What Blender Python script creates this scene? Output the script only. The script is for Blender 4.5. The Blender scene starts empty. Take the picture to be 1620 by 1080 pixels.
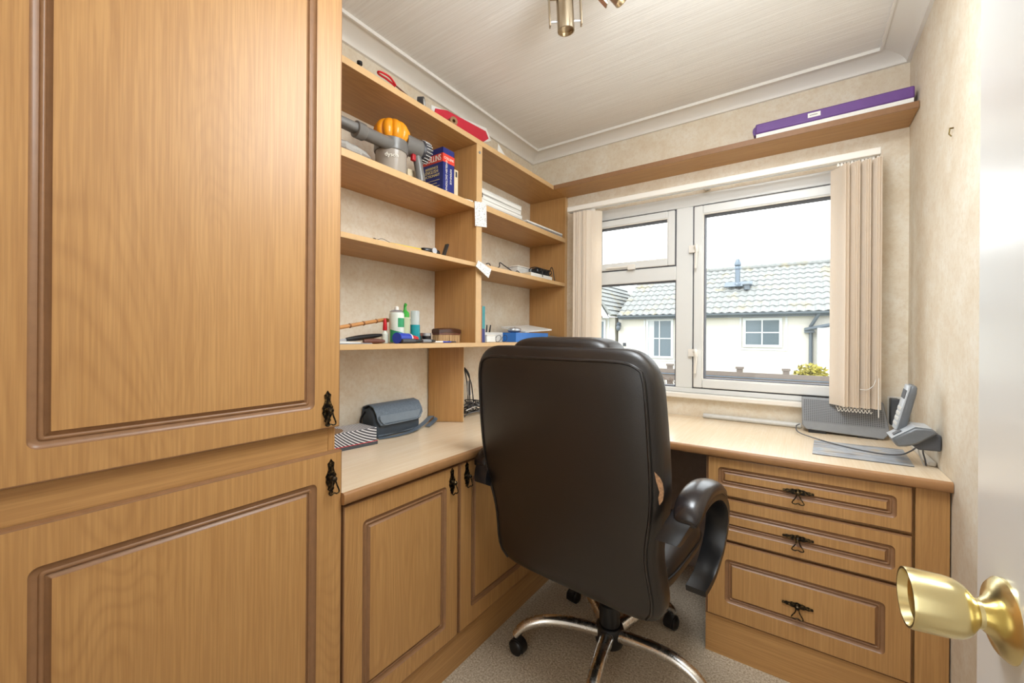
import bpy, bmesh, math, random
from mathutils import Matrix, Vector
random.seed(7)
R = math.radians
scene = bpy.context.scene
col = scene.collection

# ------------------------------------------------------------------ camera, world, lights, exposure
cam = bpy.data.cameras.new('camera')
cam.sensor_width = 36.0
cam.lens = 652.8 / 1620 * 36
cam.shift_y = -0.00485
cam.clip_start = 0.02
cam_o = bpy.data.objects.new('camera', cam); col.objects.link(cam_o)
yaw, roll = 0.6098, 0.0068
fw = Vector((-math.sin(yaw), math.cos(yaw), 0)); r0 = Vector((math.cos(yaw), math.sin(yaw), 0)); u0 = Vector((0, 0, 1))
rt = r0 * math.cos(roll) + u0 * math.sin(roll); up = u0 * math.cos(roll) - r0 * math.sin(roll)
cam_o.matrix_world = Matrix(((rt.x, up.x, -fw.x, 0), (rt.y, up.y, -fw.y, 0), (rt.z, up.z, -fw.z, 1.14), (0, 0, 0, 1)))
scene.camera = cam_o

world = bpy.data.worlds.new('sky'); scene.world = world; world.use_nodes = True
wn = world.node_tree.nodes; wl = world.node_tree.links
bg = wn['Background']; bg.inputs[0].default_value = (0.94, 0.97, 1.0, 1); bg.inputs[1].default_value = 2.75

def light(name, kind, loc, energy, color=(1, 1, 1), rot=(0, 0, 0), **kw):
    l = bpy.data.lights.new(name, kind); l.energy = energy; l.color = color
    for k, v in kw.items(): setattr(l, k, v)
    o = bpy.data.objects.new(name, l); col.objects.link(o); o.location = loc; o.rotation_euler = rot
    return o
light('sun', 'SUN', (0, -5, 10), .8, (1, .96, .9), (R(48), 0, R(-25)), angle=R(3))
# added fill lights, none a real fitting: one in the hall, two in the room
light('hall_fill_panel', 'AREA', (-.25, -1.3, 1.25), 7, (.88, .95, 1), (R(90), 0, 0), shape='RECTANGLE', size=1.0, size_y=1.9)  # unseen upright panel added to send soft light in through the doorway
light('room_fill_panel', 'AREA', (-.18, .96, 2.215), 8, (.90, .96, 1), (0, 0, 0), shape='RECTANGLE', size=.5, size_y=.5)  # unseen downward panel added under the ceiling, separate from the spotlight fitting
light('room_fill_point', 'POINT', (-.14, .88, 1.90), 11.5, (.88, .95, 1), shadow_soft_size=.14)  # soft point added in mid-air to lift the ceiling and walls
scene.view_settings.view_transform = 'Standard'; scene.view_settings.look = 'None'
scene.view_settings.exposure = 0.72; scene.view_settings.gamma = 1.0; scene.view_settings.use_curve_mapping = False

# ------------------------------------------------------------------ materials
def lin(c):
    if isinstance(c, str):
        c = tuple(int(c[i:i + 2], 16) / 255 for i in (0, 2, 4))
    return tuple((x / 12.92 if x <= .04045 else ((x + .055) / 1.055) ** 2.4) for x in c) + (1,)
MATS = {}
class NT:
    def __init__(s, name):
        s.m = bpy.data.materials.new(name); s.m.use_nodes = True; s.t = s.m.node_tree; s.n = s.t.nodes; s.b = s.n['Principled BSDF']
        MATS[name] = s.m
    def node(s, typ, **kw):
        x = s.n.new(typ)
        for k, v in kw.items():
            if k.startswith('i_'):
                key = k[2:]; key = int(key) if key.isdigit() else key.replace('_', ' ')
                x.inputs[key].default_value = v
            else: setattr(x, k, v)
        return x
    def link(s, a, b): s.t.links.new(a, b)
    def pos(s, scale=(1, 1, 1), obj=False):
        src = s.node('ShaderNodeTexCoord').outputs['Object'] if obj else s.node('ShaderNodeNewGeometry').outputs['Position']
        mp = s.node('ShaderNodeMapping'); mp.inputs['Scale'].default_value = scale
        s.link(src, mp.inputs['Vector']); return mp.outputs[0]
    def noise(s, vec, scale, detail=3, rough=.5, dist=0):
        x = s.node('ShaderNodeTexNoise'); x.inputs['Scale'].default_value = scale; x.inputs['Detail'].default_value = detail
        x.inputs['Roughness'].default_value = rough; x.inputs['Distortion'].default_value = dist
        s.link(vec, x.inputs['Vector']); return x.outputs['Fac']
    def ramp(s, fac, stops):
        x = s.node('ShaderNodeValToRGB'); e = x.color_ramp.elements
        while len(e) < len(stops): e.new(.5)
        for i, (p, c) in enumerate(stops):
            e[i].position = p; e[i].color = lin(c) if isinstance(c, str) else c
        s.link(fac, x.inputs[0]); return x.outputs[0]
    def mix(s, fac, a, b, mode='MIX'):
        x = s.node('ShaderNodeMix', data_type='RGBA', blend_type=mode)
        for sock, v in ((x.inputs['Factor'], fac), (x.inputs[6], a), (x.inputs[7], b)):
            if hasattr(v, 'is_output'): s.link(v, sock)
            else: sock.default_value = v
        return x.outputs[2]
    def math(s, op, a, b=0):
        x = s.node('ShaderNodeMath', operation=op)
        for sock, v in ((x.inputs[0], a), (x.inputs[1], b)):
            if hasattr(v, 'is_output'): s.link(v, sock)
            else: sock.default_value = v
        return x.outputs[0]
    def sep(s, vec):
        x = s.node('ShaderNodeSeparateXYZ'); s.link(vec, x.inputs[0]); return x.outputs
    def bump(s, h, strength=.3, dist=.002):
        x = s.node('ShaderNodeBump'); x.inputs['Strength'].default_value = strength; x.inputs['Distance'].default_value = dist
        s.link(h, x.inputs['Height']); s.link(x.outputs[0], s.b.inputs['Normal'])
    def color(s, c): s.link(c, s.b.inputs['Base Color'])

def plain(name, c, rough=.5, metal=0, spec=.5, noise=0, nscale=40, bump=0, coat=0, alpha=None):
    t = NT(name); b = t.b
    b.inputs['Base Color'].default_value = lin(c); b.inputs['Roughness'].default_value = rough
    b.inputs['Metallic'].default_value = metal; b.inputs['Specular IOR Level'].default_value = spec
    if coat: b.inputs['Coat Weight'].default_value = coat
    f = t.noise(t.pos(), nscale, 4, .6)
    if noise:
        k = lin(c)
        a = tuple(x * (1 - noise) for x in k[:3]) + (1,); bb = tuple(min(1, x * (1 + noise)) for x in k[:3]) + (1,)
        t.color(t.ramp(f, [(.3, a), (.7, bb)]))
    if bump: t.bump(f, bump, .001)
    return t.m

def wood(name, light_c, mid_c, dark_c, axis='Z', rough=.42, coat=0, strength=1):
    t = NT(name)
    sc = {'X': ((1.6, 30, 30), (.9, 5, 5), (5, 240, 240)), 'Y': ((30, 1.6, 30), (5, .9, 5), (240, 5, 240)), 'Z': ((30, 30, 1.6), (5, 5, .9), (240, 240, 5))}[axis]
    n1 = t.noise(t.pos(sc[0]), 1.6, 5, .6, .15)
    n2 = t.noise(t.pos(sc[1]), 1, 2, .4, .3)
    rings = t.math('SINE', t.math('MULTIPLY', n2, 120))
    rg = t.math('POWER', t.math('ABSOLUTE', rings), 5)
    gate = t.ramp(t.noise(t.pos(tuple(x * .5 for x in sc[1])), 1, 1), [(.47, (0, 0, 0, 1)), (.62, (1, 1, 1, 1))])
    fib = t.noise(t.pos(sc[2]), 1, 3, .6)
    base = t.ramp(n1, [(.25, mid_c), (.75, light_c)])
    c = t.mix(t.math('MULTIPLY', t.math('MULTIPLY', rg, gate), .2 * strength), base, lin(dark_c))
    c = t.mix(t.math('MULTIPLY', t.ramp(fib, [(.42, (1, 1, 1, 1)), (.6, (0, 0, 0, 1))]), .3 * strength), c, lin(dark_c))
    t.color(c); t.b.inputs['Roughness'].default_value = rough
    t.bump(fib, .06, .001)
    if coat: t.b.inputs['Coat Weight'].default_value = coat; t.b.inputs['Coat Roughness'].default_value = .2
    return t.m
WOODC = ('c5975f', 'b98a53', '8f6136')
wood('oak_vertical', *WOODC); wood('oak_along', *WOODC, axis='Y'); wood('oak_across', *WOODC, axis='X')
wood('worktop_laminate', 'ecdabf', 'e6cfb0', 'cba980', axis='Y', rough=.24, strength=.5)
plain('moulding_brown', '8f6847', .38, noise=.08)
plain('edge_brown', 'a5794f', .35, noise=.06)
plain('edge_pale', 'd3ad7c', .4, noise=.04)

t = NT('wallpaper')
p = t.pos(); a = t.noise(p, 9, 6, .65); b2 = t.noise(p, 70, 5, .7); st = t.noise(t.pos((60, 60, 6)), 1, 3)
c = t.ramp(a, [(.3, 'e0d1ba'), (.5, 'e9decb'), (.7, 'efe8da')])
c = t.mix(t.ramp(b2, [(.45, (0, 0, 0, 1)), (.7, (.5, .5, .5, 1))]), c, lin('d5bfa0'))
c = t.mix(t.math('MULTIPLY', st, .12), c, lin('cdb497'))
t.color(c); t.b.inputs['Roughness'].default_value = .7; t.bump(b2, .15, .001)

t = NT('ceiling_paper')
p = t.pos((3, 210, 3)); n = t.noise(p, 1, 4, .6, .2)
t.color(t.ramp(n, [(.3, 'e8e4de'), (.65, 'f4f2ee')])); t.b.inputs['Roughness'].default_value = .8; t.bump(n, .45, .003)
plain('cornice_white', 'f0ede7', .5)
plain('plastic_white', 'efeae2', .32)
plain('upvc', 'e4e5e4', .25)
plain('gasket', '4a4a52', .6)
plain('paint_white', 'e6e6e4', .22)

t = NT('carpet')
p = t.pos(); a = t.noise(p, 150, 5, .8); b2 = t.noise(p, 10, 4, .6); cc = t.noise(p, 90, 3, .6)
c = t.ramp(a, [(.36, '9c876d'), (.5, 'd3c2aa'), (.64, 'f7eddc')])
c = t.mix(t.math('MULTIPLY', b2, .3), c, lin('bda98d')); t.color(c)
t.b.inputs['Roughness'].default_value = .95; t.b.inputs['Specular IOR Level'].default_value = .1
t.bump(t.math('ADD', a, t.math('MULTIPLY', cc, .8)), .9, .006)

t = NT('leather')
p = t.pos(); a = t.noise(p, 5, 3); b2 = t.node('ShaderNodeTexVoronoi'); b2.inputs['Scale'].default_value = 420; t.link(p, b2.inputs['Vector'])
t.color(t.ramp(a, [(.3, '0f0a09'), (.7, '170f0d')])); t.b.inputs['Roughness'].default_value = .4
t.b.inputs['Specular IOR Level'].default_value = .75
t.bump(t.math('ADD', b2.outputs['Distance'], t.math('MULTIPLY', t.noise(p, 14, 3), 1.2)), .14, .0015)
plain('seam_black', '0c0a0a', .5)
plain('torn_lining', 'b98f6c', .9, noise=.35, nscale=160)
plain('arm_black', '17171a', .3, noise=.2, nscale=60)
plain('pad_leather', '241e1e', .25, bump=.1)
plain('nylon_black', '101012', .38)
t = NT('chrome'); t.b.inputs['Metallic'].default_value = 1; t.b.inputs['Base Color'].default_value = lin('e6e4e1')
t.link(t.ramp(t.noise(t.pos(), 26, 4, .6), [(.4, (.22, .22, .22, 1)), (.75, (.38, .38, .38, 1))]), t.b.inputs['Roughness'])
plain('brushed_nickel', 'b5a68f', .3, 1)
plain('brass', 'e6d7a2', .24, 1, bump=.05)
plain('brass_dark', '6a5a34', .35, 1)
t = NT('antique_bronze'); t.b.inputs['Metallic'].default_value = .9; t.b.inputs['Roughness'].default_value = .32
t.color(t.ramp(t.noise(t.pos(), 140, 3), [(.45, '23211f'), (.62, '5b4c35'), (.72, 'a08a5c')]))

t = NT('glass')  # clear pane: passes light, mirrors a little
n = t.n; n.remove(t.b); out = n['Material Output']
tr = t.node('ShaderNodeBsdfTransparent'); gl = t.node('ShaderNodeBsdfGlossy'); gl.inputs['Roughness'].default_value = .02
tr.inputs[0].default_value = (.97, .985, .98, 1)
mx = t.node('ShaderNodeMixShader'); mx.inputs[0].default_value = .01
t.link(tr.outputs[0], mx.inputs[1]); t.link(gl.outputs[0], mx.inputs[2]); t.link(mx.outputs[0], out.inputs[0])

t = NT('vane_fabric'); n = t.n
tl = t.node('ShaderNodeBsdfTranslucent'); tl.inputs[0].default_value = lin('fdf4e8')
f = t.noise(t.pos((300, 300, 60)), 1, 3)
t.color(t.ramp(f, [(.3, 'f8efe3'), (.7, 'fcf7ef')])); t.b.inputs['Roughness'].default_value = .7
mx = t.node('ShaderNodeMixShader'); mx.inputs[0].default_value = .55
t.link(t.b.outputs[0], mx.inputs[1]); t.link(tl.outputs[0], mx.inputs[2]); t.link(mx.outputs[0], n['Material Output'].inputs[0])

def clear(name, c, alpha=.75):
    t = NT(name); tr = t.node('ShaderNodeBsdfTransparent'); tr.inputs[0].default_value = lin(c)
    t.b.inputs['Base Color'].default_value = lin(c); t.b.inputs['Roughness'].default_value = .12
    mx = t.node('ShaderNodeMixShader'); mx.inputs[0].default_value = 1 - alpha
    t.link(t.b.outputs[0], mx.inputs[1]); t.link(tr.outputs[0], mx.inputs[2]); t.link(mx.outputs[0], t.n['Material Output'].inputs[0])
clear('bin_clear', 'b7aca0', .8); clear('bag_clear', 'd3d0cb', .6); clear('bottle_clear', 'dfe8c8', .7); clear('cap_clear', 'e8f0f2', .5)
clear('sheet_clear', 'cfd6da', .55)

for nm, c, ro in (('vac_orange', 'f09a1e', .25), ('vac_grey', '6f6c69', .3), ('vac_dark', '35343a', .4), ('vac_red', 'b01f28', .4),
                  ('book_navy', '1f2a72', .35), ('book_red', 'd8402f', .4), ('page_cream', 'd9c8a8', .7), ('paper', 'ecebe7', .6), ('ink', '46464a', .6),
                  ('letter_white', 'f1ece0', .5), ('gold_text', 'd9c48a', .5), ('purple', '6a468c', .4), ('red_card', 'c81f3a', .45),
                  ('tape_dark', '3b3a3c', .4), ('roll_brown', '8d6a48', .6), ('black_plastic', '17171a', .35), ('grey_plastic', '8b8d90', .4),
                  ('pale_plastic', 'd8d7d3', .4), ('dark_grey', '4b4d52', .5), ('red_plastic', 'cf1f2c', .35), ('bamboo', 'c98f55', .45),
                  ('bamboo_dark', '8c5a30', .5), ('knife_brown', '6d4235', .4), ('green_cap', '3fae3f', .35), ('green_print', '2f9a66', .4),
                  ('can_white', 'dfe6dc', .3), ('teal_liquid', '1f9aa8', .2), ('blue_plastic', '2e49b8', .35), ('blue_tray', '2f74c8', .4),
                  ('brush_wood', '4a2b1e', .35), ('bristle', 'c4a277', .8), ('teal_book', '3d9096', .5), ('brown_book', 'a5714a', .5),
                  ('yellow', 'e3c03a', .4), ('bag_grey', '5d6975', .6), ('bag_dark', '3a434d', .7), ('bag_sheen', '76828e', .4), ('cable_black', '1b1b1f', .4),
                  ('cable_grey', '5d5c5e', .4), ('silver', 'c9ccd1', .25), ('phone_grey', '6d7176', .35), ('phone_silver', 'b9bec4', .3), ('lining_dark', '9a8d85', .9),
                  ('render_cream', (.73, .715, .68), .8), ('roof_under', (.24, .25, .27), .8), ('gutter_grey', (.32, .35, .38), .4), ('ext_white', (.72, .73, .735), .5),
                  ('red_tile', (.50, .34, .33), .7), ('fence_wood', (.40, .36, .33), .8), ('shrub', (.54, .50, .18), .8), ('lawn_green', (.47, .50, .24), .9), ('gravel_pale', (.58, .56, .53), .9), ('curtain', (.66, .67, .68), .8),
                  ('ext_glass', (.31, .36, .39), .12), ('flue_metal', (.38, .42, .46), .35), ('hall_white', 'e9e3d9', .7), ('twig', '57483c', .8)):
    plain(nm, c, ro, noise=.06, nscale=35)
for nm in ('silver', 'flue_metal'): MATS[nm].node_tree.nodes['Principled BSDF'].inputs['Metallic'].default_value = .6
t = NT('bag_cloth'); w = t.noise(t.pos(), 160, 3, .7)
t.color(t.ramp(w, [(.3, '55616d'), (.7, '6d7986')])); t.b.inputs['Roughness'].default_value = .6; t.bump(w, .3, .001)
t = NT('lichen_tile'); p = t.pos(); a = t.noise(p, 1.6, 3); b2 = t.noise(p, 9, 4, .7)
c = t.ramp(b2, [(.3, lin((.44, .45, .445))), (.7, lin((.545, .55, .54)))])
t.color(t.mix(t.ramp(a, [(.55, (0, 0, 0, 1)), (.72, (.6, .6, .6, 1))]), c, lin((.56, .50, .32)))); t.b.inputs['Roughness'].default_value = .75
t = NT('tissue_print')  # flat printed stripes bending downwards
o = t.sep(t.pos()); wob = t.math('MULTIPLY', t.math('POWER', t.math('ABSOLUTE', t.math('SUBTRACT', o[1], .98)), 2), 2.2)
s1 = t.math('SINE', t.math('MULTIPLY', t.math('ADD', t.math('SUBTRACT', o[2], wob), t.math('MULTIPLY', o[0], .9)), 620))
t.color(t.ramp(s1, [(.42, '55555c'), (.56, 'f2f2f4')])); t.b.inputs['Roughness'].default_value = .4
t = NT('router_grille'); o = t.sep(t.pos())
gx = t.math('SUBTRACT', t.math('FRACT', t.math('MULTIPLY', o[0], 150)), .5); gz = t.math('SUBTRACT', t.math('FRACT', t.math('MULTIPLY', o[2], 150)), .5)
d = t.math('ADD', t.math('MULTIPLY', gx, gx), t.math('MULTIPLY', gz, gz))
t.color(t.ramp(d, [(.06, '2d2d31'), (.1, '85878b')])); t.b.inputs['Roughness'].default_value = .4
t = NT('mat_picture'); p = t.pos(); a = t.noise(p, 16, 4, .6); b2 = t.noise(t.pos((8, 40, 8)), 1, 4)
c = t.ramp(a, [(.3, '9aa0a8'), (.5, 'b4b9c0'), (.7, 'c8bba6')])
t.color(t.mix(t.ramp(b2, [(.5, (0, 0, 0, 1)), (.65, (.7, .7, .7, 1))]), c, lin('8a7c70'))); t.b.inputs['Roughness'].default_value = .25
t = NT('page_stack'); o = t.sep(t.pos()); s1 = t.noise(t.pos((3, 3, 420)), 1, 2)
t.color(t.ramp(s1, [(.35, 'b9b8b4'), (.5, 'f2f1ed'), (.7, 'f6f5f2')])); t.b.inputs['Roughness'].default_value = .6
t = NT('note_print'); p = t.pos((90, 90, 520)); a = t.noise(p, 1, 2)
t.color(t.ramp(a, [(.38, '9a9a9e'), (.46, 'f0efec')])); t.b.inputs['Roughness'].default_value = .6
M = MATS

# ------------------------------------------------------------------ mesh helpers
class MB:
    def __init__(s): s.v = []; s.f = []; s.mi = []; s.M = Matrix(); s.cur = 0
    def add(s, vs, fs):
        o = len(s.v); s.v += [tuple(s.M @ Vector(v)) for v in vs]
        for f in fs: s.f.append([i + o for i in f]); s.mi.append(s.cur)
        return s
    def box(s, x0, x1, y0, y1, z0, z1):
        v = [(x, y, z) for z in (z0, z1) for y in (y0, y1) for x in (x0, x1)]
        return s.add(v, [(0, 2, 3, 1), (4, 5, 7, 6), (0, 1, 5, 4), (2, 6, 7, 3), (0, 4, 6, 2), (1, 3, 7, 5)])
    def loft(s, rings, cap=True, closed=True):
        n = len(rings[0]); vs = [p for r in rings for p in r]; fs = []
        for i in range(len(rings) - 1):
            for j in range(n if closed else n - 1):
                k = (j + 1) % n; fs.append((i * n + j, i * n + k, (i + 1) * n + k, (i + 1) * n + j))
        if cap: fs.append(tuple(range(n))[::-1]); fs.append(tuple(range((len(rings) - 1) * n, len(rings) * n)))
        return s.add(vs, fs)
    def prism(s, poly, z0, z1):
        return s.loft([[(x, y, z0) for x, y in poly], [(x, y, z1) for x, y in poly]])
    def tube(s, pts, r, n=8, closed=False, flat=1.0, cap=True):
        pts = [Vector(p) for p in pts]; N = len(pts); rs = r if isinstance(r, (list, tuple)) else [r] * N
        T = []
        for i in range(N):
            a = pts[(i - 1) % N] if (closed or i > 0) else pts[i]; b = pts[(i + 1) % N] if (closed or i < N - 1) else pts[i]
            T.append((b - a).normalized())
        nv = T[0].orthogonal().normalized()
        if abs(T[0].z) < .9: nv = (Vector((0, 0, 1)) - T[0] * T[0].z).normalized()
        rings = []
        for i in range(N):
            nv = (nv - T[i] * nv.dot(T[i])).normalized(); bv = T[i].cross(nv)
            rings.append([tuple(pts[i] + (nv * math.cos(2 * math.pi * j / n) * rs[i] + bv * math.sin(2 * math.pi * j / n) * rs[i] * flat)) for j in range(n)])
        if closed: rings.append(rings[0]); cap = False
        return s.loft(rings, cap)
    def lathe(s, prof, n=24, base=(0, 0, 0), axis=(0, 0, 1)):
        q = Vector((0, 0, 1)).rotation_difference(Vector(axis)).to_matrix().to_4x4()
        old = s.M; s.M = old @ Matrix.Translation(base) @ q
        s.loft([[(r * math.cos(2 * math.pi * j / n), r * math.sin(2 * math.pi * j / n), z) for j in range(n)] for r, z in prof]); s.M = old
        return s
    def cyl(s, p0, p1, r0, r1=None, n=18):
        p0 = Vector(p0); p1 = Vector(p1); d = p1 - p0
        return s.lathe([(r0, 0), (r0 if r1 is None else r1, d.length)], n, p0, d.normalized())
    def ellip(s, c, a, e1=1, e2=1, nu=24, nv=14):
        pw = lambda x, e: math.copysign(abs(x) ** e, x)
        rings = []
        for i in range(nv + 1):
            ph = -math.pi / 2 + math.pi * (i + .02) / (nv + .04)
            rings.append([(c[0] + a[0] * pw(math.cos(ph), e1) * pw(math.cos(2 * math.pi * j / nu), e2), c[1] + a[1] * pw(math.cos(ph), e1) * pw(math.sin(2 * math.pi * j / nu), e2), c[2] + a[2] * pw(math.sin(ph), e1)) for j in range(nu)])
        return s.loft(rings)
    def build(s, name, mats, parent=None, smooth=35, bevel=0, seg=2):
        c = Vector((0, 0, 0))
        if s.v:
            lo = [min(v[i] for v in s.v) for i in range(3)]; hi = [max(v[i] for v in s.v) for i in range(3)]
            c = Vector([(lo[i] + hi[i]) / 2 for i in range(3)])
        me = bpy.data.meshes.new(name)
        me.from_pydata([tuple(Vector(v) - c) for v in s.v], [], s.f)
        if isinstance(mats, str): mats = [mats]
        for m in mats: me.materials.append(M[m])
        me.polygons.foreach_set('material_index', s.mi)
        bm = bmesh.new(); bm.from_mesh(me); bmesh.ops.recalc_face_normals(bm, faces=bm.faces[:]); bm.to_mesh(me); bm.free()
        if smooth:
            me.polygons.foreach_set('use_smooth', [True] * len(me.polygons)); me.set_sharp_from_angle(angle=R(smooth))
        o = bpy.data.objects.new(name, me); col.objects.link(o); put(o, c, parent)
        if bevel:
            b = o.modifiers.new('edge', 'BEVEL'); b.width = bevel; b.segments = seg; b.limit_method = 'ANGLE'; b.angle_limit = R(40); b.harden_normals = False
        return o
WL = {}
def put(o, w, parent=None):
    w = Vector(w); WL[o] = w
    if parent: o.parent = parent; o.location = w - WL[parent]
    else: o.location = w
def tag(o, label, cat, group=None):
    o['label'] = label; o['category'] = cat
    if group: o['group'] = group
    return o
def thing(name, loc, label=None, cat=None, group=None):
    o = bpy.data.objects.new(name, None); col.objects.link(o); o.empty_display_size = .05; put(o, loc)
    if label: tag(o, label, cat, group)
    return o
def struct(o): o['kind'] = 'structure'; return o
def lab(o, s): o['label'] = s; return o
def copy_to(o, parent, delta, name=None):
    c = o.copy(); col.objects.link(c); put(c, WL[o] + Vector(delta), parent); return c
def bx(name, mat, parent, *d, bevel=0): return MB().box(*d).build(name, mat, parent, bevel=bevel)
def frame_m(o, u, v, n):
    u, v, n = Vector(u), Vector(v), Vector(n)
    return Matrix(((u.x, v.x, n.x, o[0]), (u.y, v.y, n.y, o[1]), (u.z, v.z, n.z, o[2]), (0, 0, 0, 1)))
def text(s, size, mat, parent, o, u, v, n, name='lettering', align='CENTER', ext=.0004, sx=1):
    cu = bpy.data.curves.new('t', 'FONT'); cu.body = s; cu.size = size; cu.align_x = align; cu.align_y = 'CENTER'; cu.extrude = ext; cu.resolution_u = 3
    ob = bpy.data.objects.new('t', cu); col.objects.link(ob); bpy.context.view_layer.update()
    me = bpy.data.meshes.new_from_object(ob.evaluated_get(bpy.context.evaluated_depsgraph_get()))
    bpy.data.objects.remove(ob)
    mb = MB(); mb.M = frame_m(o, u, v, n) @ Matrix.Diagonal((sx, 1, 1, 1))
    mb.add([tuple(x.co) for x in me.vertices], [tuple(p.vertices) for p in me.polygons])
    return mb.build(name, mat, parent, smooth=0)
def bez(pts, n=8):
    """smooth path through points (Catmull-Rom)"""
    P = [Vector(p) for p in pts]; out = []
    for i in range(len(P) - 1):
        a, b, c, d = P[max(i - 1, 0)], P[i], P[i + 1], P[min(i + 2, len(P) - 1)]
        for k in range(n):
            t = k / n; out.append(.5 * ((2 * b) + (c - a) * t + (2 * a - 5 * b + 4 * c - d) * t * t + (3 * b - a - 3 * c + d) * t ** 3))
    return out + [P[-1]]
def rrect(x0, x1, y0, y1, r, k=5):
    pts = []
    for cx, cy, a0 in ((x1 - r, y1 - r, 0), (x0 + r, y1 - r, 90), (x0 + r, y0 + r, 180), (x1 - r, y0 + r, 270)):
        for i in range(k + 1):
            a = R(a0 + 90 * i / k); pts.append((cx + r * math.cos(a), cy + r * math.sin(a)))
    return pts

# ------------------------------------------------------------------ room shell
XL, XR, YW, YB, ZC = -1.41, .35, 2.235, -.1, 2.275
WO = (-1.045, .205, .862, 1.862)      # window opening x0 x1 z0 z1
struct(MB().box(-2.2, .9, -1.7, 2.5, -.08, 0).build('floor', 'carpet'))
struct(MB().box(-2.2, .9, -1.7, 2.5, ZC, ZC + .08).build('ceiling', 'ceiling_paper'))
struct(MB().box(XL - .1, XL, YB - .1, YW + .12, 0, ZC).build('wall_left', 'wallpaper'))
struct(MB().box(XR, XR + .1, YB - .1, YW + .12, 0, ZC).build('wall_right', 'wallpaper'))
mb = MB().box(XL, WO[0], YW, YW + .12, 0, ZC).box(WO[1], XR, YW, YW + .12, 0, ZC).box(WO[0], WO[1], YW, YW + .12, 0, WO[2]).box(WO[0], WO[1], YW, YW + .12, WO[3], ZC)
struct(mb.build('wall_back', 'wallpaper'))
mb = MB().box(XL, -.62, YB - .1, YB, 0, ZC).box(.19, XR, YB - .1, YB, 0, ZC).box(-.62, .19, YB - .1, YB, 2.02, ZC)
struct(mb.build('wall_front', 'wallpaper'))
struct(MB().box(-2.2, .9, -1.7, -1.6, 0, ZC).box(-2.2, -2.1, -1.6, YB - .1, 0, ZC).box(.8, .9, -1.6, YB - .1, 0, ZC).build('wall_hall', 'hall_white'))
def cornice(name, p0, p1, inward):
    p0, p1, inward = Vector(p0), Vector(p1), Vector(inward); d = (p1 - p0).normalized(); prof = []
    for i in range(9):
        a = R(90 * i / 8); prof.append((.012 + .082 * (1 - math.cos(a)), 2.235 + .034 * math.sin(a)))
    prof = [(0, 2.235)] + prof[:] + [(.094, 2.262), (.102, 2.262), (.102, ZC), (0, ZC)]
    rings = []
    for e, sg in ((p0, 1), (p1, -1)):
        rings.append([tuple(e + inward * o + d * sg * o + Vector((0, 0, z))) for o, z in prof])   # mitred ends
    return struct(MB().loft(rings).build(name, 'cornice_white', smooth=30))
cornice('trim_1', (XL, YB, 0), (XL, YW, 0), (1, 0, 0)); cornice('trim_2', (XL, YW, 0), (XR, YW, 0), (0, -1, 0)); cornice('trim_3', (XR, YW, 0), (XR, YB, 0), (-1, 0, 0))

# window
win = thing('window_1', (-.42, YW, .86)); struct(win)
def ring(x0, x1, z0, z1, w, y0, y1, mb=None):
    mb = mb or MB()
    return mb.box(x0, x0 + w, y0, y1, z0, z1).box(x1 - w, x1, y0, y1, z0, z1).box(x0 + w, x1 - w, y0, y1, z0, z0 + w).box(x0 + w, x1 - w, y0, y1, z1 - w, z1)
f = MB(); x0, x1, z0, z1 = WO; F0, F1 = YW - .008, YW + .075
f.box(x0, -1.0, F0, F1, z0, z1).box(.16, x1, F0, F1, z0, z1).box(-1.0, .16, F0, F1, z0, .886).box(-1.0, .16, F0, F1, 1.803, z1)
f.box(-.527, -.446, F0, F1, .886, 1.803).box(-1.0, -.527, F0, F1, 1.437, 1.509)
f.build('window_frame', 'upvc', win, bevel=.004)
def sash(x0, x1, z0, z1, w, name='sash'):
    g = ring(x0 + .001, x1 - .001, z0 + .001, z1 - .001, .006, YW - .004, YW + .05).build('gasket', 'gasket', win)
    s_ = ring(x0 + .006, x1 - .006, z0 + .006, z1 - .006, w - .006, YW - .016, YW + .055).build(name, 'upvc', win, bevel=.004)
    ring(x0 + w, x1 - w, z0 + w, z1 - w, .007, YW + .004, YW + .05).build('gasket', 'gasket', s_)
    ring(x0 + w - .004, x1 - w + .004, z0 + w - .004, z1 - w + .004, .007, YW - .012, YW + .01).build('glazing_bead', 'plastic_white', s_)
    bx('pane', 'glass', s_, x0 + w, x1 - w, YW + .026, YW + .031, z0 + w, z1 - w)
    return s_
big = sash(-.446, .16, .886, 1.803, .047); vent = sash(-1.0, -.527, 1.509, 1.803, .041)
ring(-1.0, -.527, .886, 1.437, .006, YW + .004, YW + .05).build('gasket', 'gasket', win); bx('pane', 'glass', win, -.995, -.532, YW + .026, YW + .031, .891, 1.432)
def whandle(z, parent):
    m = MB(); m.box(-.462, -.418, YW - .026, YW - .014, z - .018, z + .018)
    m.tube(bez([(-.43, YW - .03, z + .005), (-.424, YW - .05, z + .01), (-.42, YW - .052, z - .02), (-.428, YW - .042, z - .1)]), [.009] * 8 + [.008] * 8 + [.006] * 9, 8)
    return m.build('window_handle', 'plastic_white', parent, bevel=.002)
whandle(1.585, big); whandle(1.065, big)
m = MB().box(-.90, -.74, YW - .028, YW - .016, 1.522, 1.532).box(-.775, -.735, YW - .034, YW - .016, 1.508, 1.536); m.build('stay_arm', 'plastic_white', vent, bevel=.002)
bx('window_sill', 'plastic_white', win, -1.07, .225, YW - .035, YW + .01, .836, .862, bevel=.006)

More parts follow.
